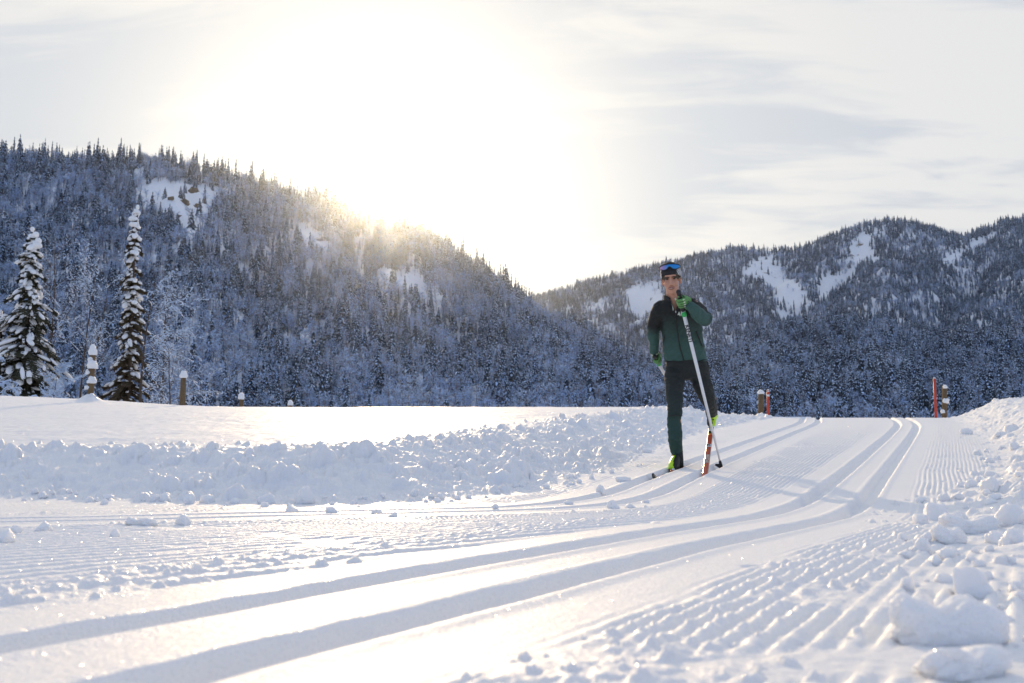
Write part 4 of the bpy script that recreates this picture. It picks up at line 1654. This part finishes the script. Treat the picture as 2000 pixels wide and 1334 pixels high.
body.loft([(W(px, py, y + S), X1 * hw, Vector((0, hd, 0)), 2.2) for px, py, y, hw, hd in ((1343, 728, 8.88, .10, .07), (1341, 712, 8.87, .150, .090), (1336, 680, 8.81, .148, .098),
           (1330, 645, 8.72, .145, .098), (1324, 612, 8.62, .150, .096), (1320, 598, 8.575, .10, .07))], 20)
for a, b, c in ((rsh, rel, rwr), (lsh, lel, lwr)):
    limb(body, [a, a.lerp(b, .5), b, b.lerp(c, .5), c], [.048, .042, .038, .036, .028])
limb(body, [rsh, W(1319, 605, 8.58 + S), lsh], [.045, .058, .045])
limb(body, [rhip, rhip.lerp(rkn, .5), rkn, rkn.lerp(ran, .45), ran, W(1322, 906, 8.78 + S)], [.070, .064, .048, .050, .034, .034])
limb(body, [lhip, lhip.lerp(lkn, .5), lkn, lkn.lerp(lan, .5), lan], [.070, .062, .034, .022, .018])
bme = remesh(body, .0055, 3)
wrinkle(bme, .0, 10, 1)
root = empty('person', foot)
skier = root
tag(root, 'man skiing in a black-to-green jacket, dark trousers and a printed headband', 'person')
data_obj('body', bme, M_SKIN, root)

# face details
for sx in (-1, 1):
    mb = MB()
    mb.ball(H(sx * .031, -.0785, -.001), .0115, .008, .0050, HR, 10, 6)
    mb.build('eye', M_EYE, root)
    mb = MB()
    mb.tube([H(sx * .013, -.098, .012), H(sx * .032, -.097, .0165), H(sx * .050, -.081, .010)], [.0035, .0042, .0025], 6, round_ends=True)
    mb.build('eyebrow', M_BROW, root)
mb = MB()
mb.tube([H(-.029, -.089, -.078), H(-.012, -.103, -.0765), H(.012, -.103, -.0765), H(.030, -.088, -.074)], [.003, .0055, .0055, .003], 8, round_ends=True)
mb.tube([H(-.026, -.090, -.086), H(-.010, -.102, -.0905), H(.012, -.102, -.0895), H(.027, -.088, -.083)], [.003, .0055, .0055, .003], 8, round_ends=True)
lips = mb.build('mouth', M_LIP, root)
mb = MB()
mb.tube([H(-.020, -.096, -.0815), H(0, -.1035, -.083), H(.021, -.095, -.080)], [.002, .0042, .002], 8, round_ends=True)
mb.build('teeth', M_TOOTH, root)

# hair at the open top of the headband, the headband, the sunglasses pushed up on it
mb = MB()
mb.ball(H(0, .012, .050), .082, .102, .090, HR, 20, 12)
hair = data_obj('hair', remesh(mb, .006, 2), M_HAIR, root)
co = mesh_co(hair.data)
n = 40
mb = MB()
rings = []
for z, rx, ry, oy in ((.034, .0845, .1045, .010), (.046, .0875, .107, .010), (.070, .087, .106, .012), (.100, .080, .098, .014), (.116, .070, .087, .016), (.128, .050, .062, .018)):
    c = Vector((0, oy, z))
    rings.append((c, rx, ry))
vs, fs, dye = [], [], []
for i, (c, rx, ry) in enumerate(rings):
    for k in range(n):
        q = 2 * math.pi * k / n
        # lower at the sides over the ears, higher in front
        dz = (-.046 * sstep(-.75, .35, math.sin(q)) if i == 0 else (-.022 * sstep(-.75, .35, math.sin(q)) if i == 1 else 0))
        tp = (.020 * -math.sin(q) if i >= 4 else 0)
        vs.append(H(c.x + rx * math.cos(q), c.y + ry * math.sin(q), c.z + dz + tp))
        dye.append(1.0 if math.cos(q) > .62 or math.cos(q) < -.86 else 0.0)
for i in range(len(rings) - 1):
    for k in range(n):
        fs.append((i * n + k, i * n + (k + 1) % n, (i + 1) * n + (k + 1) % n, (i + 1) * n + k))
band = mesh_obj('headband', vs, fs, M_BAND, root)
set_dye(band.data, np.array(dye))
sd_ = band.modifiers.new('thickness', 'SOLIDIFY')
sd_.thickness = .004
sd_.offset = 1

glasses = MB()
vs, fs = [], []
nx = 28
for j in range(5):
    for i in range(nx + 1):
        t = -1 + 2 * i / nx
        a = t * R(66)
        top = .126 - .018 * abs(t) ** 3
        low = .078 + .026 * math.exp(-(t / .17) ** 2) + .022 * max(0, abs(t) - .55) ** 1.2 * 2
        z = low + (top - low) * j / 4
        rr = .1115 + .004 * math.sin(j / 4 * math.pi)
        vs.append(H(.098 * math.sin(a), .010 - rr * math.cos(a) * (1.02 - .35 * (z - .08)), z))
for j in range(4):
    for i in range(nx):
        b = j * (nx + 1) + i
        fs.append((b, b + 1, b + nx + 2, b + nx + 1))
gl = mesh_obj('sunglasses', vs, fs, M_LENS, None)
gs = gl.modifiers.new('thickness', 'SOLIDIFY')
gs.thickness = .003
tag(gl, 'blue mirrored wraparound sunglasses pushed up over the black headband', 'sunglasses')
mb = MB()
edge_top = [vs[4 * (nx + 1) + i] for i in range(nx + 1)]
edge_low = [vs[i] for i in range(nx + 1)]
mb.tube([p + (p - hc) * .01 for p in edge_top], [.0035] * (nx + 1), 6)
mb.tube([p + (p - hc) * .01 for p in edge_low], [.0025] * (nx + 1), 6)
for e, sx in ((edge_top[0], -1), (edge_top[-1], 1)):
    mb.tube([e, H(sx * .098, .01, .095), H(sx * .094, .07, .075)], [.0045, .004, .0035], 6, round_ends=True)
mb.build('frame', M_GRIP, gl)

# --- jacket
jk = MB()
X1 = Vector((1, 0, 0))


def ring(px, py, y, hw, hd, sq=2.3, yaw=0.0):
    m = Matrix.Rotation(yaw, 3, 'Z')
    return (W(px, py, y + S), m @ Vector((hw, 0, 0)), m @ Vector((0, hd, 0)), sq)


jk.loft([ring(1338.5, 707, 8.87, .185, .138, 2.5), ring(1337.5, 697, 8.85, .189, .142, 2.5), ring(1336, 680, 8.81, .187, .138, 2.4), ring(1332.5, 655, 8.74, .180, .132, 2.4),
         ring(1328.5, 630, 8.66, .180, .136, 2.4), ring(1324, 611, 8.58, .188, .132, 2.4), ring(1321.5, 597, 8.55, .168, .112, 2.2), ring(1319, 588, 8.53, .112, .090, 2.1), ring(1317.5, 581, 8.52, .074, .076, 2)], 32)
limb(jk, [W(1291, 601, 8.56 + S), W(1281, 620, 8.64 + S), rel + Vector((0, .01, 0)), rel.lerp(rwr, .5), rwr + Vector((0, 0, .012))], [.070, .062, .057, .053, .044])
limb(jk, [W(1351, 597, 8.53 + S), W(1366, 609, 8.44 + S), lel, lel.lerp(lwr, .5) + Vector((0, 0, -.004)), lwr], [.072, .068, .064, .060, .046])
jme = remesh(jk, .0068, 5)
wrinkle(jme, .015, 6.5, 5, 1.9)
wrinkle(jme, .008, 17, 6, 1.5)
co = mesh_co(jme)


def along_limb(co, pts):
    best = np.full(len(co), 9.0)
    par = np.zeros(len(co))
    L = 0
    segs = []
    for a, b in zip(pts[:-1], pts[1:]):
        segs.append((np.array(a), np.array(b), L))
        L += (b - a).length
    for a, b, l0 in segs:
        d = b - a
        t = np.clip(((co - a) @ d) / (d @ d), 0, 1)
        r_ = np.linalg.norm(co - a - t[:, None] * d, axis=1)
        m = r_ < best
        best = np.where(m, r_, best)
        par = np.where(m, (l0 + t * np.linalg.norm(d)) / L, par)
    return best, par


zt, zb_ = W(1325, 618, 8.6 + S).z, W(1335, 690, 8.7 + S).z
dye = np.clip((zt - co[:, 2]) / (zt - zb_), 0, 1) ** .85
for arm in ((rsh, rel, rwr), (lsh, lel, lwr)):
    dist, par = along_limb(co, arm)
    on = sstep(.10, .070, dist) * sstep(.04, .16, par)
    dye = dye * (1 - on) + on * sstep(.36, .66, par)
set_dye(jme, dye)
# open the collar: a V of the front is left out, showing the shirt
bm = bmesh.new()
bm.from_mesh(jme)
kill = []
for v in bm.verts:
    px, py = proj(*v.co)
    if v.co.y < 8.53 + S and py < 609:
        half = (609 - py) * .30
        cx_ = 1319.5 - (609 - py) * .10
        if abs(px - cx_) < half:
            kill.append(v)
bmesh.ops.delete(bm, geom=kill, context='VERTS')
bm.to_mesh(jme)
bm.free()
jacket = data_obj('jacket', jme, M_JACKET, root)
sd_ = jacket.modifiers.new('thickness', 'SOLIDIFY')
sd_.thickness = .004
bvh = BVHTree.FromPolygons([v.co.copy() for v in jme.vertices], [tuple(p.vertices) for p in jme.polygons])


def on_front(px, py, off=.004):
    u, w = ray(px, py)
    d = Vector((u, 1, w)).normalized()
    loc, nrm, i, dd = bvh.ray_cast(Vector((0, 0, EZ)), d)
    return (loc - d * off) if loc else None


def seam(name, pts, rad, mat, parent=root):
    q = [on_front(*p) for p in spline(pts, 8)]
    q = [p for p in q if p]
    mb = MB()
    mb.tube(q, [rad] * len(q), 6, round_ends=True)
    return mb.build(name, mat, parent)


seam('zip', [(1319.5, 611), (1322, 640), (1327, 672), (1332, 692), (1337, 707)], .0048, M_BLACK)
seam('pocket_zip', [(1360, 648), (1365, 660), (1372, 677)], .006, M_BLACK)
seam('pocket_zip', [(1298, 656), (1296, 668)], .005, M_BLACK)
seam('hem', [(1298, 704), (1318, 707), (1338, 709), (1358, 707), (1379, 702)], .0045, M_JACKET)
pull = MB()
pull.ball(on_front(1319.8, 609, .008), .005, .004, .010, None, 8, 6)
pull.build('zip_pull', M_SILVER, root)

# collar: two flaps standing round the neck, open in front
vs, fs = [], []
nc = 26
for j in range(4):
    for i in range(nc + 1):
        a = R(-62) + R(304) * i / nc          # leaves a gap in front
        ca, sa = math.cos(a), math.sin(a)
        open_ = abs(i - nc / 2) / (nc / 2)
        h = (.012 + .052 * (1 - .30 * open_ ** 3)) * j / 3
        r_ = .078 + .010 * j / 3
        vs.append(neck + Vector((r_ * ca * 1.02, .015 + r_ * sa * .98, -.020 + h - .030 * open_ ** 4)))
for j in range(3):
    for i in range(nc):
        b = j * (nc + 1) + i
        fs.append((b, b + 1, b + nc + 2, b + nc + 1))
collar = mesh_obj('collar', vs, fs, M_BLACK, root)
sd_ = collar.modifiers.new('thickness', 'SOLIDIFY')
sd_.thickness = .007
# shirt in the open V
mb = MB()
mb.loft([ring(1320, 616, 8.62, .105, .085, 2.2), ring(1319, 605, 8.585, .105, .095, 2.2), ring(1318, 592, 8.55, .078, .078, 2.0)], 24)
shirt = mb.build('shirt', M_BLUE, root)
mb = MB()
for a, b, c in (((1312, 594), (1316, 604), (1314.5, 608)), ((1317, 583), (1319.2, 587.5), (1321, 581))):
    mb.add([W(*a, 8.43 + S), W(*b, 8.435 + S), W(*c, 8.43 + S)] + [W(*a, 8.45 + S), W(*b, 8.455 + S), W(*c, 8.45 + S)], [(0, 1, 2), (3, 5, 4), (0, 3, 4, 1), (1, 4, 5, 2), (2, 5, 3, 0)])
mb.build('white_undershirt', M_CREAM, root, smooth=False)

# --- trousers
tr = MB()
tr.loft([ring(1341, 698, 8.86, .172, .118, 2.4), ring(1342, 712, 8.88, .194, .128, 2.5), ring(1343, 724, 8.89, .198, .128, 2.5), ring(1344, 733, 8.89, .185, .115, 2.5), ring(1343, 742, 8.89, .12, .09, 2.4)], 28)
limb(tr, [W(1319, 722, 8.88 + S), W(1317, 755, 8.80 + S), rkn, W(1317, 825, 8.73 + S), W(1318.5, 850, 8.74 + S), W(1320, 872, 8.78 + S), W(1323, 889, 8.80 + S), W(1324, 898, 8.80 + S)],
     [.094, .084, .066, .061, .064, .060, .048, .044], 5, 18)
limb(tr, [W(1364, 724, 8.90 + S), W(1372, 752, 8.88 + S), W(1382, 778, 8.92 + S), W(1386, 787, 9.00 + S), W(1387.5, 792, 9.07 + S), W(1388.5, 796, 9.12 + S)], [.096, .088, .070, .064, .060, .056], 5, 18)
tme = remesh(tr, .0068, 5)
wrinkle(tme, .011, 7, 15, 2.4)
wrinkle(tme, .007, 17, 16, 2.0)
co = mesh_co(tme)
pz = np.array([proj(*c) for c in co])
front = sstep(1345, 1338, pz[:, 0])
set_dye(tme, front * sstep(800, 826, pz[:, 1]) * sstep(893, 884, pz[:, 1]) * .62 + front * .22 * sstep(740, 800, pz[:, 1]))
trousers = data_obj('trousers', tme, M_TROUSER, root)
mb = MB()
q = [W(1386.5, 729, 8.62 + S), W(1386, 742, 8.63 + S)]
mb.tube([W(1318, 812, 8.70 + S) + Vector((.064 * math.cos(a), .064 * math.sin(a), .004 * math.sin(3 * a))) for a in np.linspace(0, 6.28, 24)], [.004] * 24, 6)
mb.build('knee_seam', M_BLACK, root)


# --- gloves: palm, four fingers closed round the grip, a thumb
def glove(o, a, r_, name, label=None):
    """o: centre of the grip inside the fist; a: up along the pole; r_: from the pole towards the palm"""
    a = a.normalized()
    r_ = (r_ - a * r_.dot(a)).normalized()
    f = a.cross(r_)
    if f.y < 0:
        f = -f
    P = lambda x, y, z: o + r_ * x + f * y + a * z
    mb = MB()
    rot = Matrix((r_, f, a)).transposed()
    mb.ball(P(.046, .004, 0), .036, .024, .044, rot, 14, 10)
    mb.ball(P(.070, .010, -.012), .030, .023, .032, rot, 12, 8)
    for i, (z, s) in enumerate(((.034, .96), (.012, 1.06), (-.010, 1.0), (-.031, .82))):
        limb(mb, [P(.050, -.016, z), P(.026 * s, -.036 * s, z + .002), P(-.010, -.034 * s, z + .002), P(-.031 * s, -.014, z), P(-.026 * s, .012, z - .002), P(-.006, .022, z - .002)],
             [.0125 * s, .0125 * s, .0115 * s, .0108 * s, .010 * s, .0085 * s], 4, 10)
    limb(mb, [P(.052, .014, .022), P(.028, .022, .044), P(.004, .006, .056), P(-.012, -.008, .062)], [.016, .0135, .012, .010], 4, 10)
    g = data_obj(name, remesh(mb, .0035, 2), M_GLOVE, root)
    k = MB()
    for z, s in ((.034, .96), (.012, 1.06), (-.010, 1.0), (-.031, .82)):
        k.ball(P(.010, -.047 * s, z + .002), .011, .0045, .0065, rot, 8, 6)
    k.build('knuckle_pad', M_CREAM, g)
    k = MB()
    for z in (.023, .001, -.0205):
        k.tube([P(.040, -.040, z), P(.012, -.0455, z + .001), P(-.018, -.0415, z + .001), P(-.036, -.018, z)], [.0026] * 4, 6, round_ends=True)
    k.build('finger_seam', M_BLACK, g)
    return g, P


def cuff(parent, a, b, rad, mat, name):
    mb = MB()
    mb.tube([a, a.lerp(b, .5), b], [rad * .94, rad, rad * .98], 14)
    return mb.build(name, mat, parent)


# front pole: grip at the chin, basket planted on the right
ptip = W(1411, 911, 9.02 + S)
ptip.z = ground(ptip.x, ptip.y) - .02
pt = W(1325, 569, 8.12 + S)
pdir = (pt - ptip).normalized()
plen = (pt - ptip).length
fist = pt - pdir * .105
gl_, GP = glove(fist, pdir, Vector((.80, .35, -.15)), 'glove')
cuff(gl_, fist + (lwr - fist) * .55, lwr + (lel - lwr) * .10, .034, M_GLOVE, 'cuff')
cuff(gl_, fist + (lwr - fist) * .84, fist + (lwr - fist) * .96, .0365, M_CREAM, 'cuff_band')
cuff(gl_, fist + (lwr - fist) * 1.0, fist + (lwr - fist) * 1.06, .037, M_BLACK, 'cuff_edge')


def ski_pole(top, tip, label, text=None, basket_dir=1):
    d = (top - tip).normalized()
    Lp = (top - tip).length
    p = empty('ski_pole', tip)
    mb = MB()
    mb.tube([tip + d * .09, tip + d * .55, tip + d * (Lp - .16)], [.0075, .0118, .0168], 12)
    mb.build('shaft', M_SHAFT, p)
    mb = MB()
    mb.tube([top - d * .19, top - d * .17, top - d * .10, top - d * .03, top, top + d * .012], [.016, .0195, .017, .0185, .0215, .014], 14)
    mb.build('grip', M_GRIP, p)
    mb = MB()
    mb.tube([top - d * .232, top - d * .190], [.0205, .0205], 14)
    mb.build('collar', M_GREEN, p)
    sx = d.cross(Vector((0, 1, 0))).normalized()
    fw = Vector((sx.x, sx.y, 0)).normalized() * basket_dir
    mb = MB()
    mb.tube([tip + d * .02, tip + d * .05, tip + d * .10, tip + d * .125], [.012, .017, .0145, .010], 10)
    q = tip + d * .055
    mb.add([q - d * .028 + Vector((0, .020, 0)), q - d * .028 - Vector((0, .020, 0)), q + fw * .052 + d * .020 + Vector((0, .030, 0)), q + fw * .052 + d * .020 - Vector((0, .030, 0)),
            q + fw * .048 + d * .036, q + d * .035 + Vector((0, .012, 0)), q + d * .035 - Vector((0, .012, 0))],
           [(0, 1, 3, 2), (2, 3, 4), (1, 6, 4, 3), (0, 2, 4, 5), (5, 4, 6), (0, 5, 6, 1)])
    mb.build('basket', M_GRIP, p)
    mb = MB()
    mb.tube([tip - d * .015, tip + d * .03], [.002, .004], 6)
    mb.build('tip', M_SILVER, p)
    return tag(p, label, 'ski pole', 'ski poles'), d, Lp


pole, pdir, plen = ski_pole(pt, ptip, 'white ski pole held upright in front of the jacket, basket planted in the snow')


def lettering(name, text, size, loc, xaxis, yaxis, mat, parent, bold=.0):
    cu = bpy.data.curves.new(name, 'FONT')
    cu.body = text
    cu.size = size
    cu.align_x = 'CENTER'
    cu.align_y = 'CENTER'
    cu.offset = bold
    cu.extrude = .0006
    o = bpy.data.objects.new(name, cu)
    COL.objects.link(o)
    dg = bpy.context.evaluated_depsgraph_get()
    me = bpy.data.meshes.new_from_object(o.evaluated_get(dg))
    bpy.data.objects.remove(o)
    x, y = xaxis.normalized(), yaxis
    y = (y - x * y.dot(x)).normalized()
    z = x.cross(y)
    M = Matrix((x, y, z)).transposed()
    for v in me.vertices:
        v.co = Vector(loc) + M @ v.co
    return data_obj(name, me, mat, parent, smooth=False)


toeye = (Vector((0, 0, EZ)) - (pt - pdir * .4)).normalized()
side = pdir.cross(toeye).normalized()
lettering('lettering', 'KENETI', .050, pt - pdir * .40 + toeye * .0190, -pdir, side if side.x > 0 else -side, M_GRIP, pole, .0012)
lettering('lettering', '4/', .050, pt - pdir * .215 + toeye * .045 - Vector((.035, 0, 0)), Vector((1, 0, .25)), Vector((-.25, 0, 1)), M_CREAM, pole, .001)
mb = MB()
sp0 = pt - pdir * .02
mb.tube([sp0, sp0 + Vector((.03, -.02, -.02)), GP(.06, -.03, -.02), GP(.05, -.02, -.05), GP(.01, -.02, -.07)], [.004] * 5, 6)
mb.build('strap', M_GRIP, pole)

# rear pole: trailing behind the hip
h2 = W(1282, 702, 8.98 + S)
t2 = W(1332, 792, 10.45 + S)
d2 = (h2 - t2).normalized()
top2 = h2 + d2 * .085
pole2, d2, l2 = ski_pole(top2, t2, 'white ski pole trailing back from the lowered hand, hidden behind the thigh')
gl2, GP2 = glove(h2, d2, rwr - h2, 'glove')
cuff(gl2, h2 + (rwr - h2) * .35, rwr + (rel - rwr) * .08, .034, M_BLACK, 'cuff')
cuff(gl2, h2 + (rwr - h2) * .66, h2 + (rwr - h2) * .84, .0365, M_CREAM, 'cuff_band')
mb = MB()
mb.tube([top2 - d2 * .01, GP2(.05, -.045, .0), GP2(.075, -.035, -.01), GP2(.03, -.04, -.05), GP2(0, -.02, -.06)], [.006] * 5, 6)
mb.build('strap', M_GRIP, pole2)


# --- skis and boots
def sweep(path, wid, thick, mat, name, parent, up=None):
    """a ski-like strip along path; wid and thick per point"""
    vs, fs = [], []
    P = [Vector(p) for p in path]
    for i, p in enumerate(P):
        t = (P[min(i + 1, len(P) - 1)] - P[max(i - 1, 0)]).normalized()
        sd = t.cross(Vector((0, 0, 1))).normalized()
        n_ = sd.cross(t).normalized()
        for a, b in ((-1, 0), (1, 0), (1, 1), (-1, 1)):
            vs.append(p + sd * wid[i] / 2 * a * (1 if b == 0 else .92) + n_ * thick[i] * b)
    for i in range(len(P) - 1):
        for k in range(4):
            fs.append((i * 4 + k, i * 4 + (k + 1) % 4, (i + 1) * 4 + (k + 1) % 4, (i + 1) * 4 + k))
    fs.append((3, 2, 1, 0))
    fs.append(tuple((len(P) - 1) * 4 + k for k in range(4)))
    return mesh_obj(name, vs, fs, mat, parent, smooth=False)


def make_ski(path, label, toe_i, span):
    """path: bottom line from tip to tail"""
    n_ = len(path)
    s = np.linspace(0, 1, n_)
    wid = [.046 * min(1, .35 + 9 * t) for t in s]
    th = [.007 + .011 * math.sin(math.pi * min(1, max(0, t))) for t in s]
    root_ = empty('ski', path[toe_i])
    sweep(path, wid, th, M_SKIBLK, 'base_and_edges', root_)
    P = [Vector(p) for p in path]

    def top(i0, i1, mat, name, w=.043, lift=.0008, th2=.0016):
        idx = list(range(i0, i1 + 1))
        pts = []
        for i in idx:
            t = (P[min(i + 1, n_ - 1)] - P[max(i - 1, 0)]).normalized()
            nn = t.cross(Vector((0, 0, 1))).cross(t).normalized()
            pts.append(P[i] + nn * (th[i] + lift))
        return sweep(pts, [min(w, wid[i] * .93) for i in idx], [th2] * len(idx), mat, name, root_)
    return root_, P, th, top


# front ski in its groove
tipd, taild = 1.04, .82
path = []
NP = 60
for i in range(NP + 1):
    d = tipd - (tipd + taild) * i / NP
    p = walk(G1, i1, d)
    p.z += .006
    if d > .86:
        p.z += .050 * ((d - .86) / .18) ** 2
    path.append(p)
toe = int(NP * (tipd - .12) / (tipd + taild))
ski1, P1, th1, top1 = make_ski(path, '', toe, 0)
tag(ski1, 'ski gliding in the left groove under the front boot, its black tip showing', 'ski', 'skis')
top1(0, 7, M_SKIBLK, 'tip_cap', .046, .0002, .010)
top1(8, toe - 12, M_SKIRED, 'top_sheet')
top1(toe - 11, toe - 6, M_SHAFT, 'white_panel')
top1(toe - 5, toe + 3, M_SKIBLK, 'black_panel')
top1(toe + 4, NP - 1, M_SKIRED, 'top_sheet')
mb = MB()
td = (P1[toe - 3] - P1[toe + 3]).normalized()
mb.tube([P1[toe] + Vector((0, 0, .030)) + td * .055, P1[toe] + Vector((0, 0, .038))], [.012, .020], 8, round_ends=True)
mb.build('binding', M_SILVER, ski1)
mb = MB()
mb.tube([P1[toe - 2] + Vector((0, 0, .026)) + td * .03, P1[toe - 2] + Vector((0, 0, .028)) + td * .07], [.013, .010], 8, round_ends=True)
mb.build('binding_toe', M_SKIRED, ski1)

# kicked-back ski: tip down in the right groove, tail lifted with the heel
j2 = nearest_px(G2, 1374)
down = walk(G2, j2, -.05)
toe2 = W(1388.5, 839, 9.22 + S)
heel2 = W(1392, 812, 9.42 + S)
ctl = [walk(G2, j2, .42), walk(G2, j2, .22), walk(G2, j2, .08), down]
for c_ in ctl[:3]:
    c_.z -= .016
rise = toe2 - down
ctl += [down + rise * .30 + Vector((0, 0, -.012)), down + rise * .62 + Vector((0, 0, -.012)), toe2 + Vector((0, 0, -.012)), toe2 + (toe2 - down).normalized() * .30 + Vector((0, 0, .03)),
        toe2 + (toe2 - down).normalized() * .72 + Vector((0, 0, .06))]
q = spline(ctl, 8)
s = np.concatenate([[0], np.cumsum(np.linalg.norm(np.diff(q, axis=0), axis=1))])
sv = np.linspace(0, s[-1], 71)
path2 = [Vector([float(np.interp(t, s, q[:, k])) for k in range(3)]) for t in sv]
toe_i = int(np.argmin([(p - toe2).length for p in path2]))
dn_i = int(np.argmin([(p - down).length for p in path2]))
ski2, P2, th2, top2_ = make_ski(path2, '', toe_i, 0)
tag(ski2, 'red-topped ski slanting down from the lifted back boot into the right groove', 'ski', 'skis')
L_ = toe_i - dn_i
top2_(3, dn_i + int(L_ * .62), M_SKIRED, 'top_sheet', .045)
top2_(dn_i + int(L_ * .62), dn_i + int(L_ * .67), M_SHAFT, 'white_panel', .045, .0012)
top2_(dn_i + int(L_ * .67), toe_i - 3, M_SKIRED, 'top_sheet', .045)
top2_(toe_i - 3, toe_i - 1, M_SKIBLK, 'black_panel', .045, .0010)
top2_(toe_i - 1, toe_i + 1, M_SHAFT, 'white_panel', .045, .0012)
top2_(toe_i + 2, 69, M_SKIRED, 'top_sheet', .045)
tt = (P2[dn_i + 3] - P2[toe_i - 3]).normalized()
sdv = tt.cross(Vector((0, 0, 1))).normalized()
nn = sdv.cross(tt).normalized()
if nn.z < 0:
    nn = -nn


def ski_pt(f, lift=.0035):
    i = dn_i + f * L_
    k = int(i)
    p = P2[k].lerp(P2[min(k + 1, 70)], i - k)
    return p + nn * (th2[k] + lift)


lettering('lettering', 'MAGOAS', .044, ski_pt(.36), tt, -sdv, M_CREAM, ski2, .0012)
lettering('emblem', 'K', .052, ski_pt(.64, .0045), sdv if sdv.x > 0 else -sdv, -tt, M_SKIBLK, ski2, .002)
mb = MB()
c_ = ski_pt(.88)
mb.tube([c_, c_ + nn * .004], [.016, .016], 14)
mb.build('orange_dot', plain('orange_print', (.75, .14, .02), .4), ski2)


def boot(toe_p, heel_p, ankle, cuff_top, name, lime_side, shaft_r=(.046, .056)):
    f = (toe_p - heel_p).normalized()
    upv = (ankle - heel_p)
    upv = (upv - f * upv.dot(f)).normalized()
    sd_ = f.cross(upv).normalized()
    mb = MB()
    rings_ = []
    for t, w, h in ((0, .026, .040), (.08, .034, .052), (.30, .036, .064), (.52, .038, .064), (.72, .043, .050), (.90, .038, .036), (1.0, .022, .022)):
        c = heel_p.lerp(toe_p, t) + upv * (h * .92)
        rings_.append((c, sd_ * w, upv * h, 2.6))
    mb.loft(rings_, 18)
    limb(mb, [heel_p.lerp(toe_p, .22) + upv * .07, ankle, cuff_top], [.050, shaft_r[0], shaft_r[1]], 5, 16)
    me = remesh(mb, .006, 3)
    o = data_obj(name, me, M_BLACK, root)
    # the coloured shell over one side and the toe, a couple of millimetres proud of the black
    bm = bmesh.new()
    bm.from_mesh(me)
    bm.normal_update()
    bad = [p for p in bm.faces if not lime_side(p.calc_center_median(), p.normal, f, upv, sd_)]
    bmesh.ops.delete(bm, geom=bad, context='FACES')
    bm.normal_update()
    for v in bm.verts:
        v.co += v.normal * .003
    m2 = bpy.data.meshes.new('shell')
    bm.to_mesh(m2)
    bm.free()
    sh = data_obj('shell', m2, M_LIME, o)
    sd2 = sh.modifiers.new('thickness', 'SOLIDIFY')
    sd2.thickness = .003
    return o, f, upv, sd_


fwd1 = (walk(G1, i1, .3) - walk(G1, i1, -.3)).normalized()
toeA = walk(G1, i1, .17) + Vector((-.010, 0, .030))
heelA = walk(G1, i1, -.12) + Vector((0, 0, .034))
ankA = W(1324, 893, 8.80 + S)
b1, *_ = boot(toeA, heelA, ankA, W(1324, 880, 8.80 + S), 'boot',
              lambda c, n_, f, u, s_: n_.x < -.18 and n_.y < .8 and .016 < (c - heelA).dot(u) < .12 and n_.dot(u) < .93, (.044, .046))
cuff(b1, W(1324, 884, 8.80 + S), W(1325, 911, 8.745 + S), .047, M_TROUSER, 'gaiter')
toeB = toe2 + nn * .022
heelB = W(1393, 822, 9.44 + S)
ankB = W(1390, 812, 9.28 + S)
b2, fB, uB, sB = boot(toeB, heelB, ankB, W(1388.5, 795, 9.14 + S), 'boot',
                      lambda c, n_, f, u, s_: (n_.x > -.30 and n_.y < .6 and proj(*c)[1] > 811) and proj(*c)[0] > 1385.5, (.050, .054))
cuff(b2, W(1388.5, 790, 9.08 + S), W(1389.5, 806, 9.22 + S), .057, M_BLACK, 'gaiter')
# the three small triangles on the shell
bvh2 = BVHTree.FromObject(b2, bpy.context.evaluated_depsgraph_get())
mb = MB()
for (ax, ay), (bx, by), (cx2, cy2) in (((1391.2, 817.8), (1394.8, 818.6), (1392.2, 822.2)), ((1391.0, 823.0), (1393.2, 827.5), (1390.8, 827.2)), ((1395.6, 821.0), (1398.8, 824.0), (1395.0, 827.0))):
    tri = []
    for px, py in ((ax, ay), (bx, by), (cx2, cy2)):
        u, w = ray(px, py)
        d = Vector((u, 1, w)).normalized()
        o_ = b2.matrix_world
        loc, nrm, _i, _d = bvh2.ray_cast(Vector((0, 0, EZ)), d)
        if loc:
            tri.append(loc - d * .009)
    if len(tri) == 3:
        mb.add(tri + [p + Vector((0, .003, 0)) for p in tri], [(0, 1, 2), (3, 5, 4), (0, 3, 4, 1), (1, 4, 5, 2), (2, 5, 3, 0)])
if mb.v:
    mb.build('emblem', M_BLACK, b2, smooth=False)
# ---------------------------------------------------------------- the air
def build_haze():
    mb = MB()
    x0, x1, y0, y1, z0, z1 = -3000, 3000, -700, 2600, -2.2, 500
    vs = [(x, y, z) for z in (z0, z1) for y in (y0, y1) for x in (x0, x1)]
    mb.add(vs, [(0, 2, 3, 1), (4, 5, 7, 6), (0, 1, 5, 4), (2, 6, 7, 3), (0, 4, 6, 2), (1, 3, 7, 5)])
    m, nt, b = new_mat('air')
    nt.nodes.remove(b)
    v = nt.nodes.new('ShaderNodeVolumePrincipled')
    v.inputs['Color'].default_value = (.78, .88, 1.0, 1)
    v.inputs['Density'].default_value = HAZE
    v.inputs['Anisotropy'].default_value = .93
    nt.links.new(v.outputs[0], nt.nodes['Material Output'].inputs['Volume'])
    tag(mb.build('haze', m, smooth=False), 'thin bright winter haze in the valley air', kind='stuff')


HAZE = .000040
build_haze()
